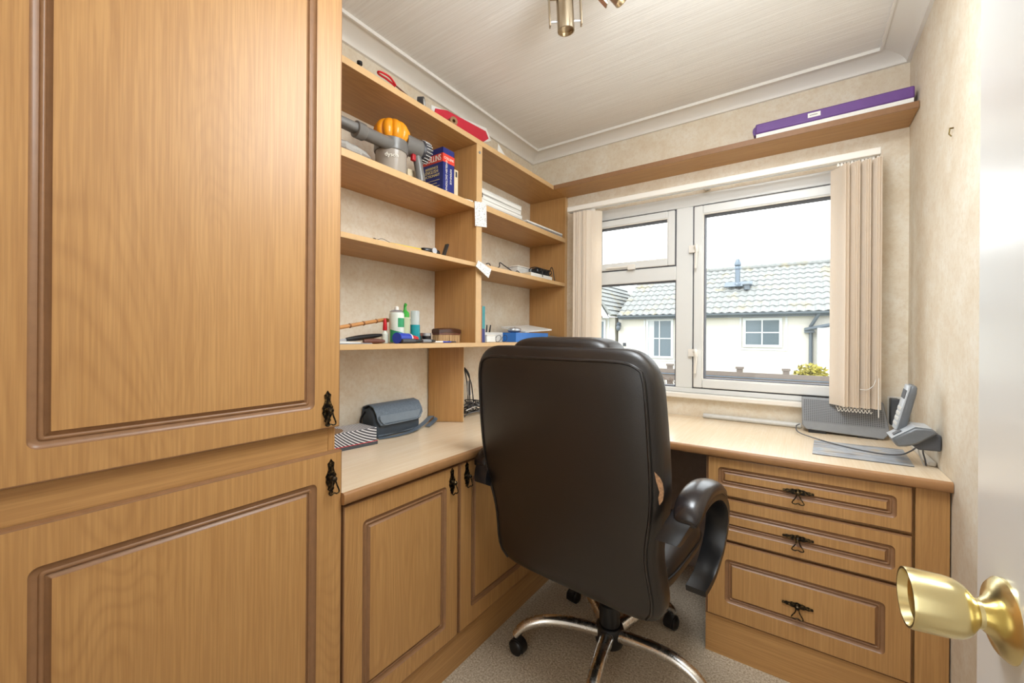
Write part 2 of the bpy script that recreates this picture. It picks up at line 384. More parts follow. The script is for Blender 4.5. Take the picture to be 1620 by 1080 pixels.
# door leaf standing open beside the camera
dr = thing('door_1', (.17, .25, 0)); struct(dr)
bx('door_leaf', 'paint_white', dr, .15, .188, -.12, .622, .01, 1.99, bevel=.002)
m = MB(); c = Vector((.15, .545, .895)); ax = (-1, -.10, 0)
m.lathe([(.0, 0), (.034, .0), (.034, .003), (.030, .007), (.022, .010), (.016, .013), (.0125, .017)], 32, c, ax)
m.lathe([(.0125, .015), (.0125, .020), (.0165, .023), (.0215, .027), (.0248, .033), (.026, .040), (.0268, .064), (.0262, .067), (.0242, .067), (.021, .060), (.012, .056), (.0, .055)], 32, c, ax)
lab(m.build('door_knob', 'brass', dr, smooth=30), 'polished brass door knob with hollow end')
nl = tag(MB().cyl((XR, 1.66, 1.735), (XR - .008, 1.66, 1.735), .0022, n=8).tube([(XR - .007, 1.66, 1.737), (XR - .009, 1.66, 1.72), (XR - .004, 1.66, 1.712)], .0016, 6).build('wall_hook', 'brass_dark'), 'tiny bent hook on the bare papered wall beside the white door', 'hook')

# ------------------------------------------------------------------ fitted furniture
def handle(parent, o, u, v, n, horizontal=False):
    """ornate plate with a drop bail; o = plate centre on the face"""
    m = MB(); m.M = frame_m(o, u, v, n)
    half = [(0, .0), (.006, .003), (.004, .008), (.0085, .013), (.0065, .018), (.011, .026), (.0135, .033), (.0115, .039), (.014, .045), (.010, .052), (.0065, .062), (.0075, .070), (.0085, .076), (.004, .080), (0, .086)]
    poly = [(x, y - .043) for x, y in half] + [(-x, y - .043) for x, y in half[-2:0:-1]]
    cy = -.004; drop = .036
    if horizontal:
        half = [(0, 0), (.004, .002), (.0035, .008), (.006, .013), (.005, .02), (.0085, .028), (.0075, .034), (.0105, .043)]
        q = half + [(x, .086 - y) for x, y in half[-2::-1]]
        poly = [(y - .043, x) for x, y in q] + [(y - .043, -x) for x, y in q[-2:0:-1]]; cy = .0
    m.prism(poly, 0, .0028)
    m.lathe([(.0075, .002), (.006, .007), (.004, .012), (.0065, .015), (.007, .018), (.004, .0215), (0, .022)], 14, (0, cy, 0))
    z = .014; k = .016 if horizontal else .013
    m.tube(bez([(-.004, cy - .002, z), (-.006, cy - .014, z + .003), (-k, cy - drop + .004, z + .002), (-k * .5, cy - drop, z + .002), (0, cy - drop + .003, z + .002), (k * .5, cy - drop, z + .002), (k, cy - drop + .004, z + .002), (.006, cy - .014, z + .003), (.004, cy - .002, z)], 5), .0019, 6)
    return m.build('handle', 'antique_bronze', parent, smooth=40)

def panel_front(name, parent, o, u, v, n, w, h, stile, mat, th=.018, mw=.025, drop=0):
    """door / drawer front with a routed moulding: o = lower corner on the front plane, u across, v up, n out"""
    F = frame_m(o, u, v, n); mb = MB(); mb.M = F
    ro = .013; K = 5
    def loop(off, r, z, k=K): return [(x, y, z) for x, y in rrect(off, w - off, off - (drop if off >= stile else 0), h - off, max(r, .0004), k)]
    e = .0035
    mb.cur = 1
    mb.loft([loop(0, .001, -th), loop(0, .001, -e), loop(e * .4, .001, -.0006), loop(e, .001, 0)], cap=False)
    mb.add(loop(0, .001, -th), [tuple(range(4 * (K + 1)))[::-1]])
    mb.cur = 0
    mb.loft([loop(e, .001, 0), loop(stile, ro, 0)], cap=False)
    pi = loop(stile + mw, .0006, -.001); mb.add(pi, [tuple(range(len(pi)))])
    d = mb.build(name, [mat, 'moulding_brown'], parent, smooth=28)
    mo = MB(); mo.M = F
    prof = [(0, ro, 0), (.0015, ro - .001, -.0028), (.005, ro - .003, -.0050), (.0095, ro - .006, -.0056), (.0105, .005, -.0042), (.0125, .004, -.0034), (.0148, .003, -.0042), (.0158, .002, -.0068), (.0195, .001, -.0050), (.022, .0006, -.001)]
    mo.loft([loop(stile + a * mw / .022, r, z) for a, r, z in prof], cap=False)
    mo.build('moulding', 'moulding_brown', d, smooth=50)
    return d

XF = -.945   # door faces of the left-hand run
uY, vZ, nX = (0, 1, 0), (0, 0, 1), (1, 0, 0)
tc = thing('tall_cabinet', (-1.18, .31, 0), 'tall oak-effect cupboard with one big panelled door above another beside the shelves', 'cabinet')
bx('carcass', 'oak_vertical', tc, XL + .002, XF - .03, .012, .598, .002, 2.2)
m = MB().box(XF - .03, XF - .0195, .012, .582, .835, .93).build('rail', 'oak_along', tc)
m = MB().box(XF - .03, XF - .018, .582, .599, .835, .93).build('stile', 'oak_vertical', tc)
bx('top_filler', 'oak_along', tc, XF - .03, XF - .004, .012, .598, 2.17, 2.23)
d = panel_front('door', tc, (XF, .024, .912), uY, vZ, nX, .578, 1.25, .066, 'oak_vertical', drop=.014); handle(d, (XF, .568, .962), uY, vZ, nX)
d = panel_front('door', tc, (XF, .026, .13), uY, vZ, nX, .583, .722, .066, 'oak_vertical'); handle(d, (XF, .578, .793), uY, vZ, nX)
bx('plinth', 'oak_along', tc, XF - .03, XF - .012, .012, .598, 0, .128)

bc = thing('base_cabinet', (-1.18, 1.3, 0), 'low oak-effect cupboard with two panelled doors under the left worktop', 'cabinet')
bx('carcass', 'oak_vertical', bc, XL + .002, XF - .02, .613, YW - .004, .06, .714)
bx('plinth', 'oak_along', bc, XF - .045, XF - .016, .6135, YW - .004, 0, .126)
d = panel_front('door', bc, (XF, .614, .13), uY, vZ, nX, .428, .575, .056, 'oak_vertical'); handle(d, (XF, 1.010, .660), uY, vZ, nX)
d = panel_front('door', bc, (XF, 1.052, .13), uY, vZ, nX, .438, .575, .058, 'oak_vertical'); handle(d, (XF, 1.084, .662), uY, vZ, nX)
bx('filler_strip', 'moulding_brown', bc, XF - .02, XF - .008, 1.0425, 1.0515, .13, .705)
bx('filler_panel', 'oak_vertical', bc, XF - .02, XF - .004, 1.494, YW - .004, .128, .712)

du = thing('drawer_unit', (0, 1.9, 0), 'oak-effect pedestal of three panelled drawers under the desk by the door', 'drawers')
YF = 1.645; uX, nY = (1, 0, 0), (0, -1, 0)
bx('carcass', 'oak_vertical', du, -.279, XR - .004, YF + .02, YW - .004, .06, .714)
bx('filler_panel', 'oak_vertical', du, .276, XR - .004, YF + .004, YF + .02, .0, .714)
bx('plinth', 'oak_across', du, -.279, .276, YF + .008, YF + .022, 0, .136)
bx('side_edge', 'moulding_brown', du, -.279, -.2755, YF + .006, YF + .02, .136, .714)
for z0, z1, hz in ((.577, .712, .638), (.421, .567, .487), (.141, .412, .266)):
    d = panel_front('drawer', du, (-.274, YF, z0), uX, vZ, nY, .544, z1 - z0, .058 if z1 - z0 > .2 else .034 if z1 - z0 < .14 else .037, 'oak_vertical', mw=.023)
    handle(d, (-.003, YF, hz), uX, vZ, nY, True)

# continuous L-shaped worktop with rounded nosing
ZT = .745
def ltop(o, z0, z1): return [(XL + .001, .606), (-.93 - o, .606), (-.93 - o, 1.629 + o), (XR - .001, 1.629 + o), (XR - .001, YW - .001), (XL + .001, YW - .001)]
mb = MB(); rings = []; prof = [(.009, .7145), (.003, .7155), (0, .719), (0, .738), (.0025, .7432), (.008, ZT)]
poly = [[(x, y, z) for x, y in ltop(o, 0, 0)] for o, z in prof]
mb.cur = 1; mb.loft(poly, cap=False); mb.cur = 0; mb.add(poly[-1], [tuple(range(6))]); mb.cur = 1; mb.add(poly[0], [tuple(range(6))[::-1]])
tag(mb.build('worktop', ['worktop_laminate', 'edge_brown'], smooth=50), 'pale wood laminate L-shaped worktop with brown rounded edge', 'worktop')
tag(bx('kneehole_panel', 'lining_dark', None, -.93, -.281, YW - .03, YW - .012, .002, .712), 'dark lining panel at the back of the kneehole under the desk', 'panel')

# wall shelving
su = thing('shelf_unit', (-1.28, 1.4, 1.1), 'open oak-effect wall shelving with two bays above the left worktop', 'shelving')
XS = -1.157
m = MB(); m.cur = 0; m.box(XL + .001, XS, .612, 2.232, 1.979, 2.001)
def shelf(y0, y1, z0, z1, xf=XS):
    m = MB(); m.box(XL + .001, xf - .003, y0, y1, z0, z1); m.cur = 1; m.box(xf - .003, xf, y0, y1, z0, z1)
    return m.build('shelf', ['oak_along', 'edge_pale'], su, bevel=.0012)
m = MB().box(XL + .001, XS - .003, .61, 2.06, 1.979, 2.001); m.cur = 1; m.box(XS - .003, XS, .61, 2.06, 1.979, 2.001); m.cur = 0; m.box(XL + .001, XS, 2.06, YW - .001, 1.979, 2.001)
m.build('shelf', ['oak_along', 'edge_pale'], su)
shelf(.61, 1.379, 1.693, 1.718); shelf(.61, 1.379, 1.442, 1.460); shelf(.61, 2.207, 1.094, 1.112)
shelf(1.418, 2.207, 1.702, 1.728); shelf(1.418, 2.207, 1.441, 1.461)
m = MB().box(XL + .001, XS - .003, 1.380, 1.417, 1.112, 1.978); m.cur = 1; m.box(XS - .003, XS, 1.380, 1.417, 1.112, 1.978)
dv = m.build('divider', ['oak_vertical', 'edge_pale'], su)
m = MB().cyl((XS, 1.398, 1.945), (XS + .003, 1.398, 1.945), .006, n=14); m.build('cam_fitting', 'grey_plastic', dv)
m = MB().box(XL + .001, XS - .003, 2.208, YW - .001, .747, 1.978); m.cur = 1; m.box(XS - .003, XS, 2.208, YW - .001, .747, 1.978)
m.build('end_panel', ['oak_vertical', 'edge_pale'], su)
m = MB(); a = Vector((-1.402, 1.338, 0)); b = Vector((-1.268, 1.425, 0)); nn = Vector((-(b - a).y, (b - a).x, 0)).normalized() * .018
m.prism([(a.x, a.y), (b.x, b.y), (b.x + nn.x, b.y + nn.y), (a.x + nn.x, a.y + nn.y)], .747, 1.0935)
m.cur = 1; b2_ = b + (b - a).normalized() * .0015; m.prism([(b.x, b.y), (b2_.x, b2_.y), (b2_.x + nn.x, b2_.y + nn.y), (b.x + nn.x, b.y + nn.y)], .747, 1.0935)
m.build('support', ['oak_vertical', 'edge_pale'], su)

ws = thing('window_shelf', (-.4, 2.15, 1.98), 'narrow oak-effect shelf running above the window', 'shelf')
m = MB().box(XS + .001, XR - .002, 2.063, YW - .001, 1.979, 2.001); m.build('board', 'oak_across', ws)
m = MB().box(XS + .001, XR - .002, 2.059, 2.0625, 1.979, 2.002); m.build('front_edge', 'moulding_brown', ws)

# ------------------------------------------------------------------ vertical blinds
def blind_vane(mb, x, ang, w=.089, z0=.86, z1=1.836, yc=2.125):
    pts = []; n = 6
    for i in range(n + 1):
        s = (i / n - .5) * w; bow = .006 * math.sin(math.pi * i / n)
        pts.append((x + s * math.sin(ang) + bow * math.cos(ang), yc + s * math.cos(ang) - bow * math.sin(ang)))
    q = [(px + .0012 * math.cos(ang), py - .0012 * math.sin(ang)) for px, py in pts]
    mb.prism(pts + q[::-1], z0, z1); return mb
bl = thing('vertical_blind', (-.43, 2.17, 1.86), 'cream vertical blind drawn apart into two stacks across the window', 'blind')
m = MB().box(-1.093, .251, 2.103, 2.147, 1.850, 1.878); hr = m.build('headrail', 'plastic_white', bl, bevel=.003)
bx('rail_slot', 'pale_plastic', hr, -1.08, .235, 2.117, 2.133, 1.8475, 1.8505)
for x in (-1.03, -.38, .19): MB().box(x - .012, x + .012, 2.127, YW - .001, 1.871, 1.884).build('bracket', 'plastic_white', bl, bevel=.002)
def stack(xs, angs, bot):
    for x, a in zip(xs, angs):
        v = blind_vane(MB(), x, a, z0=bot).build('vane', 'vane_fabric', bl, smooth=60)
        bx('hanger', 'plastic_white', v, x - .004, x + .004, 2.120, 2.130, 1.836, 1.852)
    for yy in (2.125 - .03, 2.125 + .03):
        pts = []
        for i in range(len(xs) - 1):
            for k in range(6): t_ = k / 6; pts.append((xs[i] + (xs[i + 1] - xs[i]) * t_, yy, bot - .004 - .014 * math.sin(math.pi * t_)))
        MB().tube(pts, .0011, 5).build('bead_chain', 'plastic_white', bl)
rs = [.122 + .0108 * i for i in range(11)]
stack(rs, [R(-30 if i == 0 else -36 + 8 * math.sin(i * 2.1)) for i in range(11)], .870)
ls = [-1.025 + .0088 * i for i in range(11)]
stack(ls, [R(55 if i == 10 else 24 + 8 * math.sin(i * 1.7)) for i in range(11)], .858)
MB().cyl((.243, 2.118, 1.0), (.243, 2.118, 1.848), .004, n=10).build('wand', 'plastic_white', bl)
MB().tube(bez([(.241, 2.10, 1.0), (.232, 2.088, .965), (.212, 2.082, .945), (.19, 2.085, .945)], 6), .0012, 5).build('pull_cord', 'pale_plastic', bl)
MB().tube([(.246, 2.09, .99), (.246, 2.09, .84)], .0016, 6).build('bead_chain', 'plastic_white', bl)

# ------------------------------------------------------------------ office chair
CX, CYh = -.548, 1.40
ch = thing('office_chair', (CX, CYh, 0), 'worn dark brown leather office chair with chrome base seen from behind', 'chair')
BX = -.55
def pw(x, e): return math.copysign(abs(x) ** e, x)
Z0, Z1 = .365, 1.112
def back_sec(s):
    """half width, rear y, thickness at height fraction s"""
    z = Z0 + (Z1 - Z0) * s
    w = .288 + .018 * math.sin(math.pi * min(1, s / .95) * .9) - .022 * math.exp(-((s - .28) / .14) ** 2) + .008 * s
    yr = 1.118 - .115 * s - .018 * math.sin(math.pi * s)
    th = .105 + .02 * math.sin(math.pi * s)
    return z, w, yr, th
def back_pt(s, phi, grow=0):
    s_ = max(0, min(1, s)); z, w, yr, th = back_sec(s_)
    k = 1.0
    ct, cb = .155, .12        # corner roundings at top and bottom (as share of height)
    if s_ > 1 - ct: q = (s_ - (1 - ct)) / ct; k = (1 - q ** 2.6) ** (1 / 2.6) if q < 1 else 0
    kb = 1.0
    if s_ < cb: q = (cb - s_) / cb; kb = (1 - q ** 2.4) ** (1 / 2.4) if q < 1 else 0
    rx = .105
    wx = (w - rx) + rx * k if s_ > .5 else (w - .09) + .09 * kb
    kk = k if s_ > .5 else kb
    tt = th * (.32 + .68 * kk)
    yc = yr + th / 2
    return Vector((BX + (wx + grow) * pw(math.cos(phi), .36), yc + (tt / 2 + grow) * pw(math.sin(phi), .5), z))
NS, NP = 44, 56
ss = [0, .002, .006, .012, .022, .035, .05, .07, .09, .12] + [.12 + .725 * i / 22 for i in range(1, 23)] + [.87, .895, .92, .94, .958, .972, .983, .991, .996, .999, 1]
rings = [[tuple(back_pt(s, 2 * math.pi * j / NP)) for j in range(NP)] for s in ss]
back = MB().loft(rings).build('backrest', 'leather', ch, smooth=60)
# piping round the rear panel
def seam_path(px, s_top=.955, s_bot=.03):
    ph_r = -R(px); ph_l = -R(180 - px); P = []
    for i in range(26): P.append(back_pt(s_bot + (s_top - .03 - s_bot) * i / 25, ph_r, .001))
    for i in range(1, 24):
        t_ = i / 24; P.append(back_pt(s_top - .03 * (1 - math.sin(math.pi * t_)) ** 3, ph_r + (ph_l - ph_r) * t_, .001))
    for i in range(26): P.append(back_pt(s_top - .03 - (s_top - .03 - s_bot) * i / 25, ph_l, .001))
    return P
MB().tube(seam_path(40), .0042, 6).build('piping', 'leather', back, smooth=60)
MB().tube(seam_path(37), .0022, 5).build('piping', 'seam_black', back, smooth=60)
MB().tube([back_pt(.03 + .9 * i / 30, R(30), .001) for i in range(31)], .003, 5).build('piping', 'seam_black', back)
# headrest pillow over the top edge
hd = MB().ellip((BX, 1.108, 1.052), (.172, .078, .088), .45, .4, 40, 20).build('headrest', 'leather', ch, smooth=70)
# worn tear at the right rear edge
tp = []
for i, (s, a, g) in enumerate(((.60, -33, 0), (.58, -22, 0), (.56, -16, 0), (.53, -13, 0), (.50, -16, 0), (.485, -24, 0), (.51, -27, 0), (.53, -24, 0), (.565, -30, 0))): tp.append(tuple(back_pt(s, R(a), .0012)))
ce = back_pt(.54, R(-20), .0016); lab(MB().add(tp + [tuple(ce)], [(i, (i + 1) % 9, 9) for i in range(9)]).build('tear', 'torn_lining', back), 'frayed tear showing beige backing')
# seat
rings = []
for i in range(19):
    ph = -math.pi / 2 + math.pi * i / 18; c_ = max(.02, abs(math.cos(ph)) ** .55); z = .455 + .068 * pw(math.sin(ph), .7)
    rings.append([(BX + .272 * c_ * pw(math.cos(2 * math.pi * j / 40), .45), 1.385 + .265 * c_ * pw(math.sin(2 * math.pi * j / 40), .45), z) for j in range(40)])
st = MB().loft(rings).build('seat', 'leather', ch, smooth=60)
MB().tube([(BX + .272 * pw(math.cos(2 * math.pi * j / 60), .45) * 1.003, 1.385 + .265 * pw(math.sin(2 * math.pi * j / 60), .45) * 1.003, .462) for j in range(60)], .0035, 6, closed=True).build('piping', 'seam_black', st)
bx('mechanism', 'nylon_black', ch, BX - .08, BX + .1, 1.28, 1.52, .335, .40, bevel=.01)
# arms: looped flat bands with padded tops
def arm(side):
    X = BX + (.36 if side > 0 else -.318); P = bez([(0, 1.045, .650), (0, 1.065, .685), (0, 1.11, .718), (0, 1.18, .730), (0, 1.27, .715), (0, 1.34, .675), (0, 1.375, .615), (0, 1.37, .55), (0, 1.345, .505), (0, 1.30, .468), (0, 1.24, .45)], 6)
    m = MB(); rings = []
    for i, p in enumerate(P):
        a = P[max(i - 1, 0)]; b = P[min(i + 1, len(P) - 1)]; T = (b - a).normalized(); N = Vector((0, -T.z, T.y)); u = i / (len(P) - 1)
        h = .030 - .012 * u; w = .026 + .004 * math.sin(math.pi * u); dx = -side * .025 * max(0, u - .55) / .45 - side * .035 * max(0, .2 - u) / .2
        c0 = Vector((X + dx, p.y, p.z))
        rings.append([tuple(c0 + Vector((sx * w, 0, 0)) + N * sn) for sx, sn in ((-1, -h * .45), (-.85, -h * .5), (.85, -h * .5), (1, -h * .45), (1, h * .45), (.85, h * .5), (-.85, h * .5), (-1, h * .45))])
    a_ = m.loft(rings).build('armrest', 'arm_black', ch, smooth=45)
    rings = []; Q = P[7:32]
    for i, p in enumerate(Q):
        a = Q[max(i - 1, 0)]; b = Q[min(i + 1, len(Q) - 1)]; T = (b - a).normalized(); N = Vector((0, -T.z, T.y)); u = i / (len(Q) - 1)
        k = max(.05, (1 - abs(2 * u - 1) ** 4)) ** .5; w = .036 * (.6 + .4 * k); h = .030 * k
        c0 = Vector((X, p.y, p.z)) + N * .008
        rings.append([tuple(c0 + Vector((math.cos(q) * w, 0, 0)) + N * (pw(math.sin(q), .7) * h if math.sin(q) > 0 else math.sin(q) * .006)) for q in [2 * math.pi * j / 18 for j in range(18)]])
    MB().loft(rings).build('arm_pad', 'pad_leather', a_, smooth=60)
    return a_
lab(arm(1), 'black looped armrest with glossy padded top'); arm(-1)
# gas lift, hub, legs, castors
m = MB().lathe([(.036, .125), (.036, .20), (.030, .205), (.030, .34), (.026, .345), (.026, .36)], 28, (CX, CYh, 0)); m.build('gas_lift', 'nylon_black', ch, smooth=40)
m = MB().lathe([(.030, .058), (.046, .062), (.050, .075), (.050, .112), (.046, .124), (.038, .130), (.036, .130)], 28, (CX, CYh, 0)); m.build('hub', 'nylon_black', ch, smooth=40)
for k in range(5):
    a = R(214 - 72 * k); dx, dy = math.cos(a), math.sin(a)
    P = bez([(CX + dx * r, CYh + dy * r, z) for r, z in ((.03, .100), (.09, .112), (.16, .121), (.23, .120), (.285, .104), (.318, .080), (.332, .060))], 6)
    n_ = len(P); MB().tube(P, [.021 - .006 * i / n_ for i in range(n_)], 14, flat=1.15).build('leg', 'chrome', ch, smooth=50)
    sw = a + R((60, 30, 100, 200, 140)[k]); c0 = Vector((CX + dx * .334, CYh + dy * .334, 0)); wx, wy = math.cos(sw), math.sin(sw); tx, ty = -wy, wx
    off = Vector((tx, ty, 0)) * .012
    m = MB().cyl(c0 + Vector((0, 0, .045)), c0 + Vector((0, 0, .066)), .008, n=12)
    ax = Vector((wx, wy, 0)); cc0 = c0 + off + Vector((0, 0, .0255))
    for s_ in (-1, 1):
        m.lathe([(0, .006), (.022, .006), (.0255, .009), (.0255, .019), (.021, .0235), (.010, .025), (0, .025)], 22, cc0, ax * s_)
    m.cyl(cc0 - ax * .012, cc0 + ax * .012, .019, n=18)
    rg = []
    for i in range(11):
        q = R(-20 + 200 * i / 10); dv_ = Vector((tx, ty, 0)) * math.cos(q) + Vector((0, 0, 1)) * math.sin(q)
        rg.append([tuple(cc0 + dv_ * rr + ax * ww) for rr, ww in ((.0265, -.017), (.030, -.016), (.030, .016), (.0265, .017))])
    m.loft(rg); m.build('caster', 'nylon_black', ch, smooth=40)

ch.rotation_euler.z = R(-5)

# ------------------------------------------------------------------ ceiling spotlight bar
sp = thing('ceiling_spotlight', (-.55, 1.0, ZC), 'brushed nickel ceiling spotlight fitting with cylindrical heads', 'light fitting')
MB().lathe([(.055, 0), (.055, .012), (.048, .02), (0, .02)], 28, (-.56, .98, ZC), (0, 0, -1)).build('ceiling_plate', 'brushed_nickel', sp)
MB().cyl((-.56, .98, ZC - .015), (-.56, .98, 2.215), .008, n=12).tube([(-.66, 1.06, 2.212), (-.30, .86, 2.212)], .0085, 10).build('arm_bar', 'brushed_nickel', sp)
def spot(c, ax):
    c = Vector(c); ax = Vector(ax).normalized(); m = MB().lathe([(0, -.10), (.023, -.10), (.027, -.095), (.027, 0), (.024, 0), (.024, -.01), (0, -.012)], 28, c, ax)
    h = m.build('spot_head', 'brushed_nickel', sp, smooth=30)
    side = ax.cross(fw).normalized(); bk = -ax
    for s_ in (-1, 1):
        mm = MB(); mm.M = frame_m(c + side * s_ * .050 + bk * .10, side, ax, side.cross(ax)); mm.box(-.0025, .0025, 0, .085, -.009, .009); mm.build('bracket', 'brushed_nickel', h, bevel=.0015)
        MB().cyl(c + side * s_ * .026 + bk * .03, c + side * s_ * .050 + bk * .03, .003, n=10).build('pivot', 'silver', h)
    mm = MB(); mm.M = frame_m(c + bk * .105, side, ax, side.cross(ax)); mm.box(-.0525, .0525, -.004, .004, -.009, .009); mm.build('bracket', 'brushed_nickel', h)
spot((-.617, 1.172, 2.113), (.02, .08, -1)); spot((-.425, 1.16, 2.120), (.55, .35, -.75))

# ------------------------------------------------------------------ things on the top shelf (z 2.001)
ZTS = 2.001
m = MB().cyl((-1.19, .82, ZTS), (-1.19, .82, ZTS + .028), .006, n=10).lathe([(0, .028), (.009, .028), (.009, .036), (0, .038)], 12, (-1.19, .82, ZTS))
tag(m.build('dark_peg', 'black_plastic'), 'tiny dark peg standing at the cupboard end of the top shelf', 'peg')
sc_ = thing('red_strap', (-1.19, .95, ZTS), 'red looped strap on a dark stick lying along the top shelf', 'strap')
MB().tube(bez([(-1.175, .955, ZTS + .022), (-1.165, .92, ZTS + .030), (-1.172, .885, ZTS + .032), (-1.182, .888, ZTS + .03), (-1.178, .92, ZTS + .026), (-1.178, .955, ZTS + .02)], 6), .0035, 6).build('loop', 'red_plastic', sc_)
MB().tube([(-1.176, .952, ZTS + .022), (-1.18, 1.06, ZTS + .006)], .003, 6).build('stick', 'knife_brown', sc_)
m = MB(); rings = []
tp_ = thing('tape_roll', (-1.18, 1.08, ZTS), 'dark roll of tape standing on edge on the top shelf', 'tape')
ringo = lambda c, r0, r1, w, ax: MB().lathe([(r0, -w), (r1, -w), (r1, w), (r0, w), (r0, -w)], 26, c, ax)
ringo((-1.178, 1.078, ZTS + .020), .013, .020, .011, (.8, .5, .0)).build('tape', 'tape_dark', tp_); ringo((-1.178, 1.078, ZTS + .020), .0115, .013, .0115, (.8, .5, 0)).build('core', 'pale_plastic', tp_)
# red folder leaning along the shelf edge, with pale backing
fo = thing('red_folder', (-1.25, 1.36, ZTS), 'red card folder with pale cover propped on the top shelf', 'folder')
def slab(pts, d):
    a = [Vector(p) for p in pts]; n_ = (a[1] - a[0]).cross(a[2] - a[0]).normalized() * d
    return MB().loft([[tuple(p) for p in a], [tuple(p + n_) for p in a]])
slab([(-1.20, 1.165, ZTS + .002), (-1.195, 1.17, ZTS + .045), (-1.20, 1.24, ZTS + .07), (-1.22, 1.52, ZTS + .105), (-1.215, 1.535, ZTS + .075), (-1.20, 1.48, ZTS + .035), (-1.19, 1.30, ZTS + .002)], .004).build('red_cover', 'red_card', fo)
slab([(-1.23, 1.18, ZTS + .001), (-1.23, 1.18, ZTS + .075), (-1.25, 1.56, ZTS + .145), (-1.25, 1.60, ZTS + .10), (-1.23, 1.42, ZTS + .001)], .004).build('pale_cover', 'paper', fo)
rl = thing('brown_paper_roll', (-1.178, 1.24, ZTS), 'small brown cardboard roll in front of the red folder', 'roll')
ringo((-1.176, 1.245, ZTS + .017), .007, .017, .014, (.9, -.3, 0)).build('roll', 'roll_brown', rl)
tag(slab([(-1.185, 1.565, ZTS), (-1.185, 1.66, ZTS), (-1.195, 1.64, ZTS + .026), (-1.19, 1.575, ZTS + .060)], .0015).build('paper_scrap', 'paper'), 'torn white paper corner standing up on the top shelf', 'paper')

# ------------------------------------------------------------------ shelf with the vacuum cleaner (z 1.718)
Z1S = 1.718
va = thing('handheld_vacuum', (-1.24, .98, Z1S), 'grey handheld vacuum cleaner with ribbed orange top on the second shelf', 'vacuum')
VX, VY = -1.218, .972
bn = MB().lathe([(0, 0), (.050, 0), (.054, .004), (.055, .06), (.057, .105), (0, .105)], 36, (VX, VY, Z1S)).build('dust_bin', 'bin_clear', va, smooth=40)
MB().lathe([(.0, .008), (.034, .008), (.030, .09), (0, .09)], 24, (VX, VY, Z1S)).build('inner_cone', 'vac_grey', bn)
MB().lathe([(.0585, .078), (.060, .082), (.060, .118), (.054, .122)], 36, (VX, VY, Z1S)).build('collar', 'vac_grey', va, smooth=40)
rings = []
for i in range(17):
    ph_ = R(-48 + 138 * i / 16); z = Z1S + .150 + .050 * math.sin(ph_); rr = .058 * max(.02, math.cos(ph_)) ** .8
    rings.append([(VX + rr * (1 + .17 * abs(math.sin(5 * a)) ** .7) * math.cos(a) * .92, VY + .004 + rr * (1 + .17 * abs(math.sin(5 * a)) ** .7) * math.sin(a), z) for a in [2 * math.pi * j / 100 for j in range(100)]])
MB().loft(rings).build('cyclone_top', 'vac_orange', va, smooth=60)
m = MB().cyl((VX + .030, VY - .01, Z1S + .096), (VX + .034, .800, Z1S + .090), .022, n=24); m.lathe([(.0245, 0), (.027, .002), (.027, .03), (.0245, .034)], 24, (VX + .034, .800, Z1S + .090), (0, 1, 0)); m.build('nozzle', 'vac_grey', va, smooth=40)
m = MB().loft([[(VX + .034 + x * k, y, Z1S + .092 + z * k) for x, z in rrect(-.02, .02, -.015, .015, .011)] for y, k in ((.805, 1), (.76, .95), (.66, .9), (.60, .8))]); m.build('crevice_tool', 'vac_grey', va, smooth=40)
m = MB().cyl((VX + .02, 1.01, Z1S + .128), (VX + .03, 1.078, Z1S + .124), .036, n=30).build('motor', 'vac_grey', va, smooth=40)
mo = MB().lathe([(.0, 0), (.037, 0), (.039, .004), (.039, .030), (.033, .034), (0, .034)], 30, (VX + .03, 1.076, Z1S + .124), (.1, 1, -.03)).build('motor_grille', 'vac_dark', va, smooth=40)
m = MB()
for k in range(20):
    a = 2 * math.pi * k / 20; px, pz = math.cos(a) * .039, math.sin(a) * .039; m.tube([(VX + .031 + px, 1.081, Z1S + .124 + pz), (VX + .034 + px, 1.107, Z1S + .122 + pz), (VX + .034 + px * .8, 1.1115, Z1S + .122 + pz * .8)], .0022, 5)
m.build('grille_ribs', 'silver', mo)
m = MB().tube(bez([(VX + .03, 1.064, Z1S + .105), (VX + .036, 1.070, Z1S + .06), (VX + .04, 1.078, Z1S + .003)], 6), [.017] * 4 + [.0165] * 5 + [.018] * 4, 14).build('handle', 'vac_grey', va, smooth=50)
bx('trigger', 'vac_red', va, VX + .030, VX + .045, 1.034, 1.050, Z1S + .070, Z1S + .095, bevel=.003)
bx('battery_foot', 'page_cream', va, VX - .01, VX + .012, 1.04, 1.075, Z1S, Z1S + .05, bevel=.004)
_d = Vector((.80, -.60, 0)); _u = Vector((.60, .80, 0))
text('dyson', .020, 'letter_white', va, Vector((VX, VY, Z1S + .054)) + _d * .0572, _u, (0, 0, 1), _d)
def blob(name, mat, c, a, seed, label, cat):
    r_ = random.Random(seed); mb = MB(); rings = []
    ofs = [r_.uniform(.75, 1.15) for _ in range(18)]
    for i in range(9):
        ph = -math.pi / 2 + math.pi * (i + .05) / 8.1; rings.append([(c[0] + a[0] * math.cos(ph) * math.cos(2 * math.pi * j / 18) * ofs[j], c[1] + a[1] * math.cos(ph) * math.sin(2 * math.pi * j / 18) * ofs[(j + i) % 18], c[2] + a[2] + a[2] * math.sin(ph)) for j in range(18)])
    return tag(mb.loft(rings).build(name, mat, smooth=25), label, cat)
blob('plastic_bag', 'bag_clear', (-1.215, .79, Z1S), (.04, .085, .024), 3, 'crumpled clear plastic bag under the vacuum nozzle', 'bag')
bk = thing('dictionary', (-1.24, 1.22, Z1S), 'thick navy dictionary with red band standing beside the vacuum cleaner', 'book')
Y0, Y1, X0, X1, ZB = 1.188, 1.255, -1.315, -1.172, Z1S + .178
